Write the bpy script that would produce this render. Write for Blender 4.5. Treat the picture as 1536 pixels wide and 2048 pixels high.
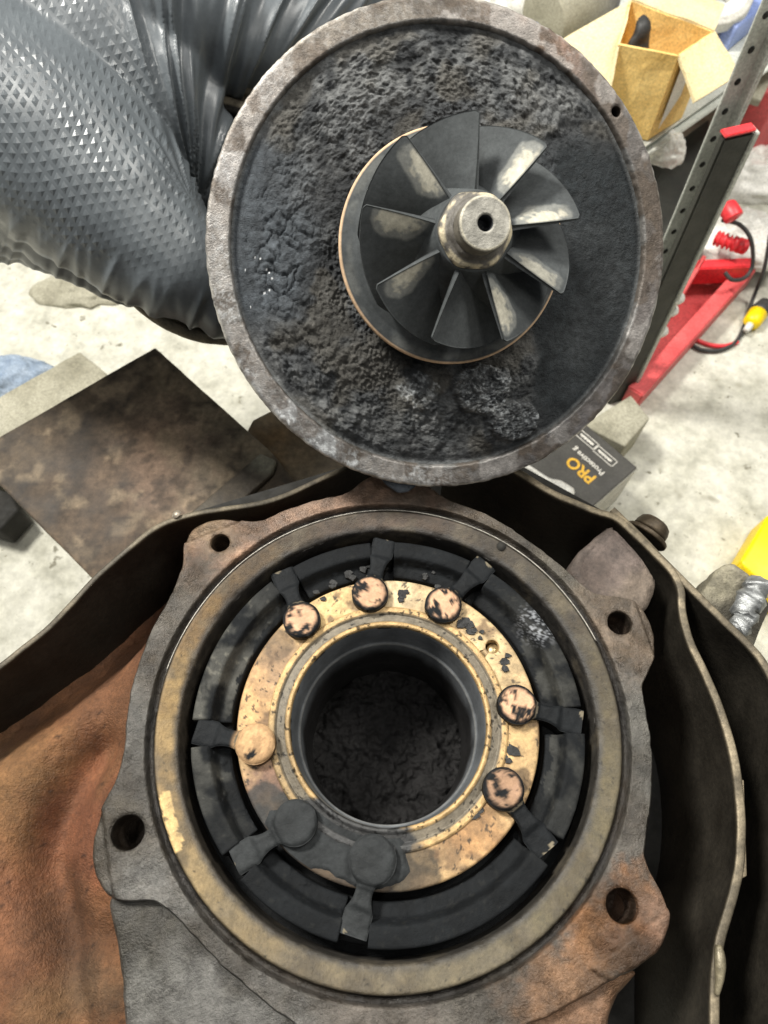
import bpy, bmesh, math, random
import numpy as np
from mathutils import Matrix, Vector
rng = np.random.RandomState(7); random.seed(7)
for o in list(bpy.data.objects): bpy.data.objects.remove(o)
SC = bpy.context.scene; COL = SC.collection
MM = 0.001

# ------------------------------------------------------------------ camera geometry (millimetres)
FPX = 1422.0
CC = np.array([1.8, 84.0, 290.2]); NZ = np.array([.005, -.447, 0.0]); NZ[2] = -math.sqrt(1 - NZ @ NZ)
XA = np.array([1, 0, 0.]) - NZ[0] * NZ; XA /= np.linalg.norm(XA); YA = np.cross(NZ, XA)
RW = np.array([XA, YA, NZ])
CAM = RW @ (-CC)
def ray(px, py): return RW @ np.array([(px - 768) / FPX, (py - 1024) / FPX, 1.0])
def at(px, py, z):
    d = ray(px, py); return CAM + d * ((z - CAM[2]) / d[2])
def atd(px, py, dep): return CAM + ray(px, py) * dep
def proj(P):
    c = (np.asarray(P, float)) @ RW + CC
    return np.stack([768 + FPX * c[..., 0] / c[..., 2], 1024 + FPX * c[..., 1] / c[..., 2], c[..., 2]], -1)

cam = bpy.data.cameras.new('camera'); camo = bpy.data.objects.new('camera', cam); COL.objects.link(camo)
M = Matrix.Identity(4)
for i in range(3):
    M[i][0] = RW[i, 0]; M[i][1] = -RW[i, 1]; M[i][2] = -RW[i, 2]; M[i][3] = CAM[i] * MM
camo.matrix_world = M
cam.sensor_fit = 'VERTICAL'; cam.sensor_height = 36; cam.lens = 36 * FPX / 2048
cam.clip_start = 0.02; cam.clip_end = 60
cam.dof.use_dof = True; cam.dof.focus_distance = 0.292; cam.dof.aperture_fstop = 18
SC.camera = camo
SC.render.resolution_x = 768; SC.render.resolution_y = 1024

# ------------------------------------------------------------------ light: ceiling lamps, added background fill and glint tube, soft room light
wd = bpy.data.worlds.new('World'); SC.world = wd; wd.use_nodes = True
bg = wd.node_tree.nodes['Background']; bg.inputs[0].default_value = (0.93, 0.97, 1.0, 1); bg.inputs[1].default_value = 0.115
def area(name, loc, target, size, power, col, sy=None):
    l = bpy.data.lights.new(name, 'AREA'); l.energy = power; l.size = size; l.color = col
    if sy: l.shape = 'RECTANGLE'; l.size_y = sy
    o = bpy.data.objects.new(name, l); COL.objects.link(o); o.location = loc
    o.rotation_euler = (Vector(target) - Vector(loc)).to_track_quat('-Z', 'Y').to_euler(); return o
area('ceiling_or_fill_lamp', (-0.95, 0.75, 1.55), (0, 0.05, 0), 0.35, 58, (1, 0.97, 0.90))
area('ceiling_or_fill_lamp', (0.75, -0.75, 1.9), (0.1, 0.25, 0), 0.4, 6.5, (1, 0.96, 0.88), 0.8)
area('ceiling_or_fill_lamp', (0.95, 0.7, 1.7), (0.6, 0.9, -0.4), 0.5, 27, (1, 0.97, 0.90))  # unseen fill, set to brighten the fronts of the background things
area('glint_tube', (-0.35, 0.12, 1.9), (-0.1, 0.0, 0), 1.3, 9, (1, 0.98, 0.94), 0.07)  # unseen tube added to give glints on the bumpy metal
SC.view_settings.view_transform = 'Standard'; SC.view_settings.look = 'None'
SC.view_settings.exposure = 0.16; SC.view_settings.gamma = 1.0
SC.render.engine = 'CYCLES'

# ------------------------------------------------------------------ numeric noise
def _h(ix, iy, iz, s):
    n = (ix.astype(np.int64) * 374761393 + iy.astype(np.int64) * 668265263 + iz.astype(np.int64) * 2147483647 + s * 974634777) & 0xffffffff
    n = ((n ^ (n >> 13)) * 1274126177) & 0xffffffff
    n = ((n ^ (n >> 16)) * 2246822519) & 0xffffffff
    return ((n ^ (n >> 15)) & 0xffffff) / float(0xffffff)
def vn(P, s=0):
    P = np.asarray(P, float); i = np.floor(P).astype(np.int64); f = P - i; f = f * f * (3 - 2 * f); r = 0
    for a in (0, 1):
        for b in (0, 1):
            for c in (0, 1):
                w = (f[:, 0] if a else 1 - f[:, 0]) * (f[:, 1] if b else 1 - f[:, 1]) * (f[:, 2] if c else 1 - f[:, 2])
                r = r + w * _h(i[:, 0] + a, i[:, 1] + b, i[:, 2] + c, s)
    return r
def fbm(P, o=4, s=0):
    P = np.asarray(P, float); r = 0; a = .5; t = 0
    for k in range(o): r = r + a * vn(P * 2 ** k + 17.3 * k, s + k); t += a; a *= .5
    return r / t
def worley(P, s=0):
    P = np.asarray(P, float)[:, :2]; i = np.floor(P).astype(np.int64); z = np.zeros(len(P), np.int64)
    d1 = np.full(len(P), 9.); d2 = np.full(len(P), 9.); cid = np.zeros(len(P))
    for a in (-1, 0, 1):
        for b in (-1, 0, 1):
            cx = i[:, 0] + a; cy = i[:, 1] + b
            d = np.hypot(cx + _h(cx, cy, z, s) - P[:, 0], cy + _h(cx, cy, z + 1, s) - P[:, 1])
            nw = d < d1
            d2 = np.where(nw, d1, np.minimum(d2, d)); cid = np.where(nw, _h(cx, cy, z + 2, s), cid); d1 = np.minimum(d1, d)
    return d1, d2, cid
def ss(a, b, x): t = np.clip((x - a) / (b - a), 0, 1); return t * t * (3 - 2 * t)
def L(r, g, b, k=1.0):
    v = np.array([r, g, b], float) / 255; v = np.where(v <= .04045, v / 12.92, ((v + .055) / 1.055) ** 2.4); return v * k

# ------------------------------------------------------------------ objects
OFF = {}
def tag(o, label, cat, group=None, kind=None):
    if label: o['label'] = label
    if cat: o['category'] = cat
    if group: o['group'] = group
    if kind: o['kind'] = kind
    return o
def thing(name, label, cat, base=(0, 0, 0), group=None, frame=None):
    o = bpy.data.objects.new(name, None); COL.objects.link(o); o.empty_display_size = .02
    if frame is None: o.location = Vector(base) * MM; OFF[o] = np.array(base, float)
    else: o.matrix_world = frame; OFF[o] = np.zeros(3)
    return tag(o, label, cat, group)
def fin(name, me, mat, parent=None, smooth=True, colf=None, kind=None, off=None):
    """me has mm coordinates; converts to metres and links"""
    n = len(me.vertices); co = np.empty(n * 3, np.float32); me.vertices.foreach_get('co', co); co = co.reshape(-1, 3).astype(float)
    if colf is not None:
        c = np.asarray(colf(co), np.float32)
        if c.shape[1] == 3: c = np.c_[c, np.full(n, .7)]
        if c.shape[1] == 4: c = np.c_[c, np.zeros(n)]
        a = me.attributes.new('col', 'FLOAT_COLOR', 'POINT'); a.data.foreach_set('color', c[:, :4].astype(np.float32).ravel())
        b = me.attributes.new('met', 'FLOAT', 'POINT'); b.data.foreach_set('value', c[:, 4].astype(np.float32).ravel())
    if off is None: off = OFF[parent] if (parent is not None and parent in OFF) else np.zeros(3)
    me.vertices.foreach_set('co', ((co - off) * MM).astype(np.float32).ravel()); me.update()
    if smooth: me.polygons.foreach_set('use_smooth', np.ones(len(me.polygons), bool))
    me.materials.append(mat)
    o = bpy.data.objects.new(name, me); COL.objects.link(o)
    if parent is not None:
        o.parent = parent
        OFF[o] = np.zeros(3) if parent not in OFF else OFF[parent]
    if kind: o['kind'] = kind
    return o
def mk(name, V, F, mat, parent=None, **k):
    me = bpy.data.meshes.new(name); me.from_pydata(np.asarray(V, float).tolist(), [], [tuple(map(int, f)) for f in F]); me.update()
    return fin(name, me, mat, parent, **k)
def mkbm(name, bm, mat, parent=None, **k):
    bmesh.ops.recalc_face_normals(bm, faces=bm.faces)
    me = bpy.data.meshes.new(name); bm.to_mesh(me); bm.free(); return fin(name, me, mat, parent, **k)
def gridf(ni, nj, wj=True):
    I, J = np.meshgrid(np.arange(ni - 1), np.arange(nj if wj else nj - 1), indexing='ij'); J2 = (J + 1) % nj
    return np.stack([I * nj + J, I * nj + J2, (I + 1) * nj + J2, (I + 1) * nj + J], -1).reshape(-1, 4)
def polar(prof, n, a0=0, a1=None):
    """lathe of (r,z) profile; full circle or arc"""
    full = a1 is None; th = np.linspace(0, 2 * math.pi, n, endpoint=False) if full else np.linspace(a0, a1, n)
    p = np.array(prof, float); V = np.stack([p[:, :1] * np.cos(th), p[:, :1] * np.sin(th), np.repeat(p[:, 1:2], n, 1)], -1).reshape(-1, 3)
    return V, gridf(len(p), n, full)
def dens(prof, step):
    out = [prof[0]]
    for a, b in zip(prof[:-1], prof[1:]):
        k = max(1, int(math.ceil(math.hypot(b[0] - a[0], b[1] - a[1]) / step)))
        for i in range(1, k + 1): out.append((a[0] + (b[0] - a[0]) * i / k, a[1] + (b[1] - a[1]) * i / k))
    return out
def cr(pts, n=8, closed=False):
    p = np.array(pts, float); out = []
    N = len(p)
    for i in range(N if closed else N - 1):
        if closed: a, b, c, d = p[i - 1], p[i], p[(i + 1) % N], p[(i + 2) % N]
        else: a, b, c, d = p[max(i - 1, 0)], p[i], p[i + 1], p[min(i + 2, N - 1)]
        for t in np.arange(n) / n:
            out.append(.5 * ((2 * b) + (c - a) * t + (2 * a - 5 * b + 4 * c - d) * t * t + (3 * b - a - 3 * c + d) * t ** 3))
    if not closed: out.append(p[-1])
    return np.array(out)
def tube(pts, r, n=10, cap=True):
    p = np.array(pts, float); r = np.full(len(p), r) if np.isscalar(r) else np.asarray(r, float); V = []; F = []
    t = np.gradient(p, axis=0); t /= np.linalg.norm(t, axis=1)[:, None] + 1e-9; u = np.cross(t[0], [.3, .5, .81]); 
    for i in range(len(p)):
        u = u - (u @ t[i]) * t[i]; u /= np.linalg.norm(u) + 1e-9; w = np.cross(t[i], u)
        for a in np.arange(n) * 2 * math.pi / n: V.append(p[i] + r[i] * (math.cos(a) * u + math.sin(a) * w))
    F = gridf(len(p), n).tolist()
    if cap: F.append(list(range(n))[::-1]); F.append(list(range((len(p) - 1) * n, len(p) * n)))
    return np.array(V), F
def join(*vf):
    V = []; F = []; k = 0
    for v, f in vf:
        V.append(np.asarray(v, float)); F += [[i + k for i in g] for g in f]; k += len(v)
    return np.vstack(V), F
def prism(poly, z0, z1, bev=1.0, seg=2, top=None):
    """bmesh prism from an xy polygon; z1 scalar or per-vertex list"""
    bm = bmesh.new(); n = len(poly); zt = z1 if hasattr(z1, '__len__') else [z1] * n; zb = z0 if hasattr(z0, '__len__') else [z0] * n
    a = [bm.verts.new((p[0], p[1], zb[i])) for i, p in enumerate(poly)]
    tp = top if top is not None else poly
    b = [bm.verts.new((p[0], p[1], zt[i])) for i, p in enumerate(tp)]
    bm.faces.new(a[::-1]); bm.faces.new(b)
    for i in range(n): bm.faces.new((a[i], a[(i + 1) % n], b[(i + 1) % n], b[i]))
    bmesh.ops.recalc_face_normals(bm, faces=bm.faces)
    if bev > 0:
        ed = [e for e in bm.edges if e.calc_face_angle(0) > .35]
        bmesh.ops.bevel(bm, geom=ed, offset=bev, segments=seg, affect='EDGES', profile=.5)
    return bm
def rough_up(bm, cuts, amp, sc, s=0):
    """subdivide and roughen so that edges are not ruler straight"""
    bmesh.ops.triangulate(bm, faces=[f for f in bm.faces if len(f.verts) > 4])
    bmesh.ops.triangulate(bm, faces=bm.faces[:])
    for _ in range(9):
        ed = [e for e in bm.edges if e.calc_length() > cuts]
        if not ed: break
        bmesh.ops.subdivide_edges(bm, edges=ed, cuts=1, use_grid_fill=False)
        bmesh.ops.triangulate(bm, faces=[f for f in bm.faces if len(f.verts) > 3])
    P = np.array([v.co[:] for v in bm.verts]); d = np.stack([fbm(P / sc + 31 * k, 3, s + k) - .5 for k in range(3)], -1) * amp
    for v, q in zip(bm.verts, d): v.co += Vector(q)
    return bm

# ------------------------------------------------------------------ materials
def pm(name, cols=None, scale=.08, rough=(.6, .8), metal=0., bump=.3, bscale=.6, bdist=.5, vcol=False, var=.35, spec=.5,
       speck=None, stretch=None, bump2=None, trans=None, coat=0., mid=.45, midv=.3):
    """cols: colours spread over a noise of the given scale (per mm); vcol: use painted colour, varied by noise"""
    m = bpy.data.materials.new(name); m.use_nodes = True; nt = m.node_tree; N = nt.nodes; K = nt.links
    b = N['Principled BSDF']; b.inputs['Specular IOR Level'].default_value = spec; b.inputs['Coat Weight'].default_value = coat
    tc = N.new('ShaderNodeTexCoord'); mp = N.new('ShaderNodeMapping'); mp.inputs['Scale'].default_value = [1000 * s for s in (stretch or (1, 1, 1))]
    K.new(tc.outputs['Object'], mp.inputs[0]); V = mp.outputs[0]
    def noise(sc, det=6, rg=.6, off=None):
        n = N.new('ShaderNodeTexNoise'); n.inputs['Scale'].default_value = sc; n.inputs['Detail'].default_value = det; n.inputs['Roughness'].default_value = rg
        K.new(V, n.inputs['Vector']); return n.outputs[0]
    def ramp(src, stops):
        r = N.new('ShaderNodeValToRGB'); e = r.color_ramp.elements
        while len(e) < len(stops): e.new(.5)
        for q, (p, c) in zip(e, stops): q.position = p; q.color = (c[0], c[1], c[2], 1)
        K.new(src, r.inputs[0]); return r.outputs[0]
    def mix(f, a, c, mode='MIX'):
        x = N.new('ShaderNodeMix'); x.data_type = 'RGBA'; x.blend_type = mode
        if hasattr(f, 'links'): K.new(f, x.inputs[0])
        else: x.inputs[0].default_value = f
        for s, i in ((a, 6), (c, 7)):
            if hasattr(s, 'links'): K.new(s, x.inputs[i])
            else: x.inputs[i].default_value = (s[0], s[1], s[2], 1)
        return x.outputs[2]
    n1 = noise(scale)
    if vcol:
        at_ = N.new('ShaderNodeAttribute'); at_.attribute_name = 'col'
        g = ramp(n1, [(.28, (1 - var,) * 3), (.5, (1, 1, 1)), (.74, (1 + var * 1.1,) * 3)])
        base = mix(1.0, at_.outputs['Color'], g, 'MULTIPLY')
    else:
        k = len(cols); base = ramp(n1, [(.3 + .42 * i / max(1, k - 1), c) for i, c in enumerate(cols)])
    fine = ramp(noise(mid, 5, .75), [(.3, (1 - midv * 1.3,) * 3), (.5, (1, 1, 1)), (.72, (1 + midv * 1.5,) * 3)]); base = mix(1.0, base, fine, 'MULTIPLY')
    if speck:
        for (sc, th, c) in speck: 
            s_ = ramp(noise(sc, 3), [(th, (0, 0, 0)), (th + .05, (1, 1, 1))]); base = mix(s_, base, c)
    K.new(base, b.inputs['Base Color'])
    if vcol:
        ad = N.new('ShaderNodeMath'); ad.operation = 'MULTIPLY_ADD'; K.new(n1, ad.inputs[0]); ad.inputs[1].default_value = .35
        sb = N.new('ShaderNodeMath'); sb.operation = 'SUBTRACT'; K.new(at_.outputs['Alpha'], sb.inputs[0]); sb.inputs[1].default_value = .17
        K.new(sb.outputs[0], ad.inputs[2]); K.new(ad.outputs[0], b.inputs['Roughness'])
        a2 = N.new('ShaderNodeAttribute'); a2.attribute_name = 'met'; K.new(a2.outputs['Fac'], b.inputs['Metallic'])
    else:
        mr = N.new('ShaderNodeMapRange'); mr.inputs[1].default_value = .3; mr.inputs[2].default_value = .7; mr.inputs[3].default_value = rough[0]; mr.inputs[4].default_value = rough[1]
        K.new(noise(scale * 2.3), mr.inputs[0]); K.new(mr.outputs[0], b.inputs['Roughness']); b.inputs['Metallic'].default_value = metal
    if trans: b.inputs['Transmission Weight'].default_value = trans
    prev = None
    for st, sc in ((bump, bscale),) + ((bump2,) if bump2 else ()):
        if st:
            bp = N.new('ShaderNodeBump'); bp.inputs['Strength'].default_value = st; bp.inputs['Distance'].default_value = bdist * MM
            K.new(noise(sc, 8, .65), bp.inputs['Height'])
            if prev: K.new(prev, bp.inputs['Normal'])
            prev = bp.outputs[0]
    if prev: K.new(prev, b.inputs['Normal'])
    return m
MT = {}
MT['cast'] = pm('cast_iron', vcol=True, scale=.12, bump=.75, bscale=.5, bdist=1.1, var=.45, bump2=(.5, 1.1), midv=.24)
MT['soot'] = pm('soot', vcol=True, scale=.25, bump=.8, bscale=.7, bdist=1.0, var=.4, spec=.25, bump2=(.6, 1.8), midv=.28)
MT['sootsmooth'] = pm('soot_film', vcol=True, scale=.06, bump=.4, bscale=.5, bdist=.5, var=.3, spec=.4, midv=.12)
MT['sootring'] = pm('soot_ring', vcol=True, scale=.07, bump=.5, bscale=.4, bdist=.6, var=.35, spec=.14, midv=.14, bump2=(.4, 1.5))
MT['metal'] = pm('worn_metal', vcol=True, scale=.2, bump=.5, bscale=.6, bdist=.6, var=.35, bump2=(.4, 1.3), midv=.2)
MT['blade'] = pm('blade_film', vcol=True, scale=.15, bump=.3, bscale=1.2, bdist=.25, var=.18, spec=.12, midv=.16, mid=.5)
MT['rust'] = pm('rust_casting', vcol=True, scale=.05, bump=.6, bscale=.5, bdist=1.2, var=.4, spec=.4, bump2=(.6, 1.0), midv=.26)
MT['shield'] = pm('shield_steel', vcol=True, scale=.06, bump=.4, bscale=.35, bdist=.8, var=.3)
MT['concrete'] = pm('concrete', [L(164, 162, 148), L(188, 186, 172), L(202, 200, 187), L(212, 210, 196)], .028, (.75, .95), bump=.35, bscale=.12, bdist=3,
                    speck=[(.06, .66, L(128, 125, 110)), (.22, .68, L(136, 132, 114)), (.015, .63, L(160, 157, 142))], bump2=(.3, .5), mid=.09, midv=.16)
MT['plate'] = pm('oxidised_plate', vcol=True, scale=.035, bump=.4, bscale=.2, bdist=1.2, var=.55, bump2=(.3, .9), mid=.2, midv=.3)
MT['glove'] = pm('glove_film', [L(82, 87, 91), L(98, 104, 108)], .02, (.31, .43), bump=.14, bscale=.2, bdist=.9, spec=.5, midv=.07)
def emboss(m):
    nt = m.node_tree; N = nt.nodes; K = nt.links; b = N['Principled BSDF']; a = N.new('ShaderNodeAttribute'); a.attribute_name = 'grip'; sx = N.new('ShaderNodeSeparateXYZ'); K.new(a.outputs['Vector'], sx.inputs[0])
    def mth(op, x, y=None, y2=None):
        n = N.new('ShaderNodeMath'); n.operation = op
        for i, v in enumerate((x, y, y2)):
            if v is None: continue
            if hasattr(v, 'links'): K.new(v, n.inputs[i])
            else: n.inputs[i].default_value = v
        return n.outputs[0]
    tri = lambda v: mth('ABSOLUTE', mth('SUBTRACT', mth('FRACT', mth('ADD', v, 100.5)), .5))
    mx = mth('MAXIMUM', tri(sx.outputs[0]), tri(sx.outputs[1])); h = mth('MAXIMUM', mth('SUBTRACT', 1.0, mth('MULTIPLY', mx, 3.0)), 0.0); h = mth('MULTIPLY', h, sx.outputs[2])
    bp = N.new('ShaderNodeBump'); bp.inputs['Strength'].default_value = 1.0; bp.inputs['Distance'].default_value = .00048; K.new(h, bp.inputs['Height'])
    old = b.inputs['Normal'].links[0].from_socket; K.new(old, bp.inputs['Normal']); K.new(bp.outputs[0], b.inputs['Normal'])
emboss(MT['glove'])
MT['card'] = pm('cardboard', [L(226, 186, 106), L(244, 208, 132), L(250, 220, 146)], .015, (.8, .9), bump=.2, bscale=.08, bdist=2, speck=[(.05, .67, L(170, 130, 60))])
MT['cardpale'] = pm('cardboard_pale', [L(214, 196, 150), L(232, 216, 172)], .015, (.8, .9), bump=.2, bscale=.08, bdist=2)
MT['galv'] = pm('galvanised', [L(178, 181, 173), L(208, 210, 202)], .03, (.4, .6), .08, bump=.1, bscale=.1, bdist=1)
MT['black'] = pm('black_steel', [L(34, 35, 32), L(58, 58, 52)], .02, (.5, .7), bump=.15, bscale=.15, bdist=1)
MT['red'] = pm('red_paint', [L(186, 66, 68), L(204, 82, 82), L(214, 104, 102)], .012, (.4, .6), bump=.1, bscale=.1, bdist=1)
MT['redbright'] = pm('red_plastic', [L(220, 40, 50), L(235, 70, 74)], .03, (.35, .5), bump=.1, bscale=.1, bdist=1)
MT['yellow'] = pm('yellow_plastic', [L(244, 206, 0), L(250, 218, 8)], .03, (.4, .5), bump=.05, bscale=.2, bdist=1)
MT['white'] = pm('white_film', [L(206, 204, 196), L(232, 230, 222)], .05, (.3, .5), bump=.2, bscale=.12, bdist=2)
MT['grey'] = pm('grey_block', [L(128, 124, 106), L(158, 154, 136), L(172, 168, 150)], .02, (.7, .9), bump=.3, bscale=.15, bdist=1.5)
MT['bluegrey'] = pm('blue_cloth', [L(110, 126, 146), L(170, 182, 196)], .04, (.7, .9), bump=.3, bscale=.1, bdist=2)
MT['blue'] = pm('blue_plastic', [L(28, 62, 190), L(46, 86, 214)], .02, (.35, .5), bump=.05, bscale=.1, bdist=1)
MT['lightblue'] = pm('light_blue_plastic', [L(126, 146, 206), L(160, 176, 220)], .02, (.35, .5), bump=.05, bscale=.1, bdist=1)
MT['boxblack'] = pm('printed_black_card', [L(52, 50, 46), L(72, 70, 64)], .03, (.45, .6), bump=.05, bscale=.2, bdist=.5)
MT['boxend'] = pm('printed_grey_card', [L(176, 174, 166), L(214, 212, 204)], .04, (.45, .6), bump=.05, bscale=.2, bdist=.5)
MT['inkyellow'] = pm('yellow_ink', [L(226, 172, 36), L(238, 186, 50)], .1, (.4, .5), bump=0)
MT['inkwhite'] = pm('white_ink', [L(206, 202, 192), L(222, 218, 208)], .1, (.4, .5), bump=0)
MT['rubber'] = pm('black_rubber', [L(40, 40, 40), L(62, 62, 60)], .05, (.5, .7), bump=.1, bscale=.3)
MT['dark'] = pm('dark_grime', [L(24, 23, 20), L(40, 38, 33)], .05, (.7, .9), bump=.3, bscale=.3)
MT['copper'] = pm('chrome_screw', [L(150, 130, 96), L(190, 170, 130)], .3, (.3, .45), .7, bump=.1, bscale=.5)

# ================================================================== the setting
FL = -420.0
V, F = np.array([[-6000, -3000, FL], [7000, -3000, FL], [7000, 9000, FL], [-6000, 9000, FL]]), [(0, 1, 2, 3)]
tag(mk('floor', V, F, MT['concrete'], smooth=False), 'pale mottled concrete workshop floor', 'floor', kind='structure')

# ================================================================== turbine housing
H = thing('turbine_housing', 'round iron turbine housing lying open with eight levers around a central bore', 'turbine housing', (0, 0, -150))
def blobs(P, base, bl, s=0, z=0., edge=.45):
    """paint patches; bl: (px,py,radius_px,colour[,strength])"""
    q = proj(P)[:, :2]; n = len(P); c = np.repeat(np.asarray(base, float)[None], n, 0)
    nz = fbm(P * .09 + 5, 5, s) ; nf = fbm(P * .5 + 9, 3, s + 9)
    for i, b in enumerate(bl):
        st = b[4] if len(b) > 4 else 1.
        d = np.hypot(q[:, 0] - b[0], q[:, 1] - b[1]) / b[2] + (nz - .5) * 1.3 + (nf - .5) * .6
        w = (1 - ss(1 - edge, 1 + edge, d)) * st; c = c * (1 - w[:, None]) + np.asarray(b[3], float) * w[:, None]
        nz = np.roll(nz, 7 * i + 3) * .0 + fbm(P * .09 + 5 + 13 * i, 4, s + i)
    return c
OUT = [(365,1085),(373,1055),(402,1036),(440,1028),(488,1040),(520,1038),(560,1021),(620,1000),(685,986),(712,970),(735,950),(785,941),(838,950),(868,976),(900,998),(960,1018),(1010,1045),(1060,1079),(1110,1115),(1150,1152),(1190,1186),(1240,1192),(1285,1202),(1307,1238),(1318,1280),(1314,1312),(1299,1345),(1287,1370),(1291,1400),(1300,1440),(1308,1500),(1308,1580),(1302,1640),(1292,1695),(1294,1722),(1306,1752),(1326,1782),(1341,1818),(1338,1860),(1324,1898),(1290,1930),(1230,1962),(1165,2000),(1080,2045),(960,2085),(860,2110),(780,2130),(700,2118),(640,2085),(560,2035),(480,1968),(400,1893),(340,1826),(300,1800),(255,1806),(212,1800),(182,1762),(172,1722),(176,1680),(198,1615),(225,1566),(238,1530),(245,1495),(248,1440),(256,1390),(276,1320),(310,1240),(344,1180),(362,1130)]
ow = np.array([at(x, y, 0)[:2] for x, y in OUT]); oth = np.arctan2(ow[:, 1], ow[:, 0]); orr = np.hypot(ow[:, 0], ow[:, 1])
od = np.argsort(oth); oth = oth[od]; orr = orr[od]
def Rout(th):
    return np.interp(th, np.r_[oth[-3:] - 2 * math.pi, oth, oth[:3] + 2 * math.pi], np.r_[orr[-3:], orr, orr[:3]])
NT = 900; th = np.linspace(-math.pi, math.pi, NT, endpoint=False)
ro = Rout(th); kk = np.ones(7) / 7; ro = np.convolve(np.r_[ro[-3:], ro, ro[:3]], kk, 'valid'); ro = ro + (fbm(np.c_[np.cos(th), np.sin(th), th * 0] * 30, 3, 4) - .5) * 1.0
HOLES = [(440,1085,4.6),(1240,1245,5.6),(1245,1812,6.2),(255,1665,6.6),(790,958,4.6)]
HW = [(*at(x, y, 0)[:2], r) for x, y, r in HOLES]
def flange_z(P):
    z = np.zeros(len(P))
    for (hx, hy, r), (off, drop) in zip(HW, ((6.5, 2.2), (9.5, 1.8), (8.6, -2.4), (8.2, 2.6), (50, 0))):
        R_ = math.hypot(hx, hy); ux, uy = hx / R_, hy / R_
        a = {0: .35, 2: .38, 3: .1}.get([h[0] for h in HW].index(hx), 0.2)
        vx, vy = ux * math.cos(a) + uy * math.sin(a), uy * math.cos(a) - ux * math.sin(a)
        d = (P[:, 0] - hx) * vx + (P[:, 1] - hy) * vy; near = np.hypot(P[:, 0] - hx, P[:, 1] - hy) < 24
        z -= np.where(near, ss(off, off + .9, d) * drop + np.clip(d - off - 1, 0, 9) * .22 * (1 if drop > 0 else .8), 0)
        dd = np.hypot(P[:, 0] - hx, P[:, 1] - hy); z -= (1 - ss(r * .95, r * 1.18, dd)) * .5
    return z
rows = []; inn = [(95.2, -2.4), (95.6, -3.3), (96.6, -3.5), (97.5, -3.4), (98.0, -1.2), (98.5, -.2)]
for r, z in inn: rows.append(np.stack([r * np.cos(th), r * np.sin(th), np.full(NT, z)], -1))
for t in np.linspace(.03, 1, 26):
    r = 98.5 + (ro - 1.2 - 98.5) * t; rows.append(np.stack([r * np.cos(th), r * np.sin(th), np.zeros(NT)], -1))
for k in range(len(inn), len(rows)):
    rows[k][:, 2] += flange_z(rows[k])
edge = rows[-1]; ez = edge[:, 2].copy()
for dr, dz in ((-.35, -.3), (0.25, -1.2), (.5, -3), (.3, -7), (.4, -11), (-2, -14), (-9, -16), (-16, -30)):
    r = ro - .8 + dr; rows.append(np.stack([r * np.cos(th), r * np.sin(th), ez + dz], -1))
V = np.array(rows).reshape(-1, 3); nr = len(rows)
V[:, 2] += (fbm(V * .35, 4, 2) - .5) * .45 + (fbm(V * .07, 2, 3) - .5) * .6
F = gridf(nr, NT)
bm = bmesh.new(); vs = [bm.verts.new(v) for v in V]
for f in F: bm.faces.new([vs[i] for i in f])
def drill(bm, x, y, r, depth, zmin=-6, nrm=True):
    dl = [v for v in bm.verts if math.hypot(v.co.x - x, v.co.y - y) < r and v.co.z > zmin]
    bmesh.ops.delete(bm, geom=dl, context='VERTS')
    ed = [e for e in bm.edges if e.is_boundary and all(math.hypot(v.co.x - x, v.co.y - y) < r + 3.2 and v.co.z > zmin for v in e.verts)]
    for v in {v for e in ed for v in e.verts}:
        d = math.hypot(v.co.x - x, v.co.y - y); v.co.x = x + (v.co.x - x) * r / d; v.co.y = y + (v.co.y - y) * r / d
    for dz, s in [(.8, .93)] + [(.7, 1.0), (.7, .93)] * 6 + [(depth, 1.0)]:
        g = bmesh.ops.extrude_edge_only(bm, edges=ed)['geom']; nv = [q for q in g if isinstance(q, bmesh.types.BMVert)]; ed = [q for q in g if isinstance(q, bmesh.types.BMEdge)]
        for v in nv:
            v.co.z -= dz; d = math.hypot(v.co.x - x, v.co.y - y); v.co.x = x + (v.co.x - x) * r * s / d; v.co.y = y + (v.co.y - y) * r * s / d
    if nv:
        bmesh.ops.holes_fill(bm, edges=ed, sides=0)
for (x, y, r) in HW[:4]: drill(bm, x, y, r, 14)
pk = L(176, 138, 112); rs = L(150, 106, 78); gy = L(112, 108, 101); dkb = L(84, 78, 70); org = L(160, 108, 66)
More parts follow.
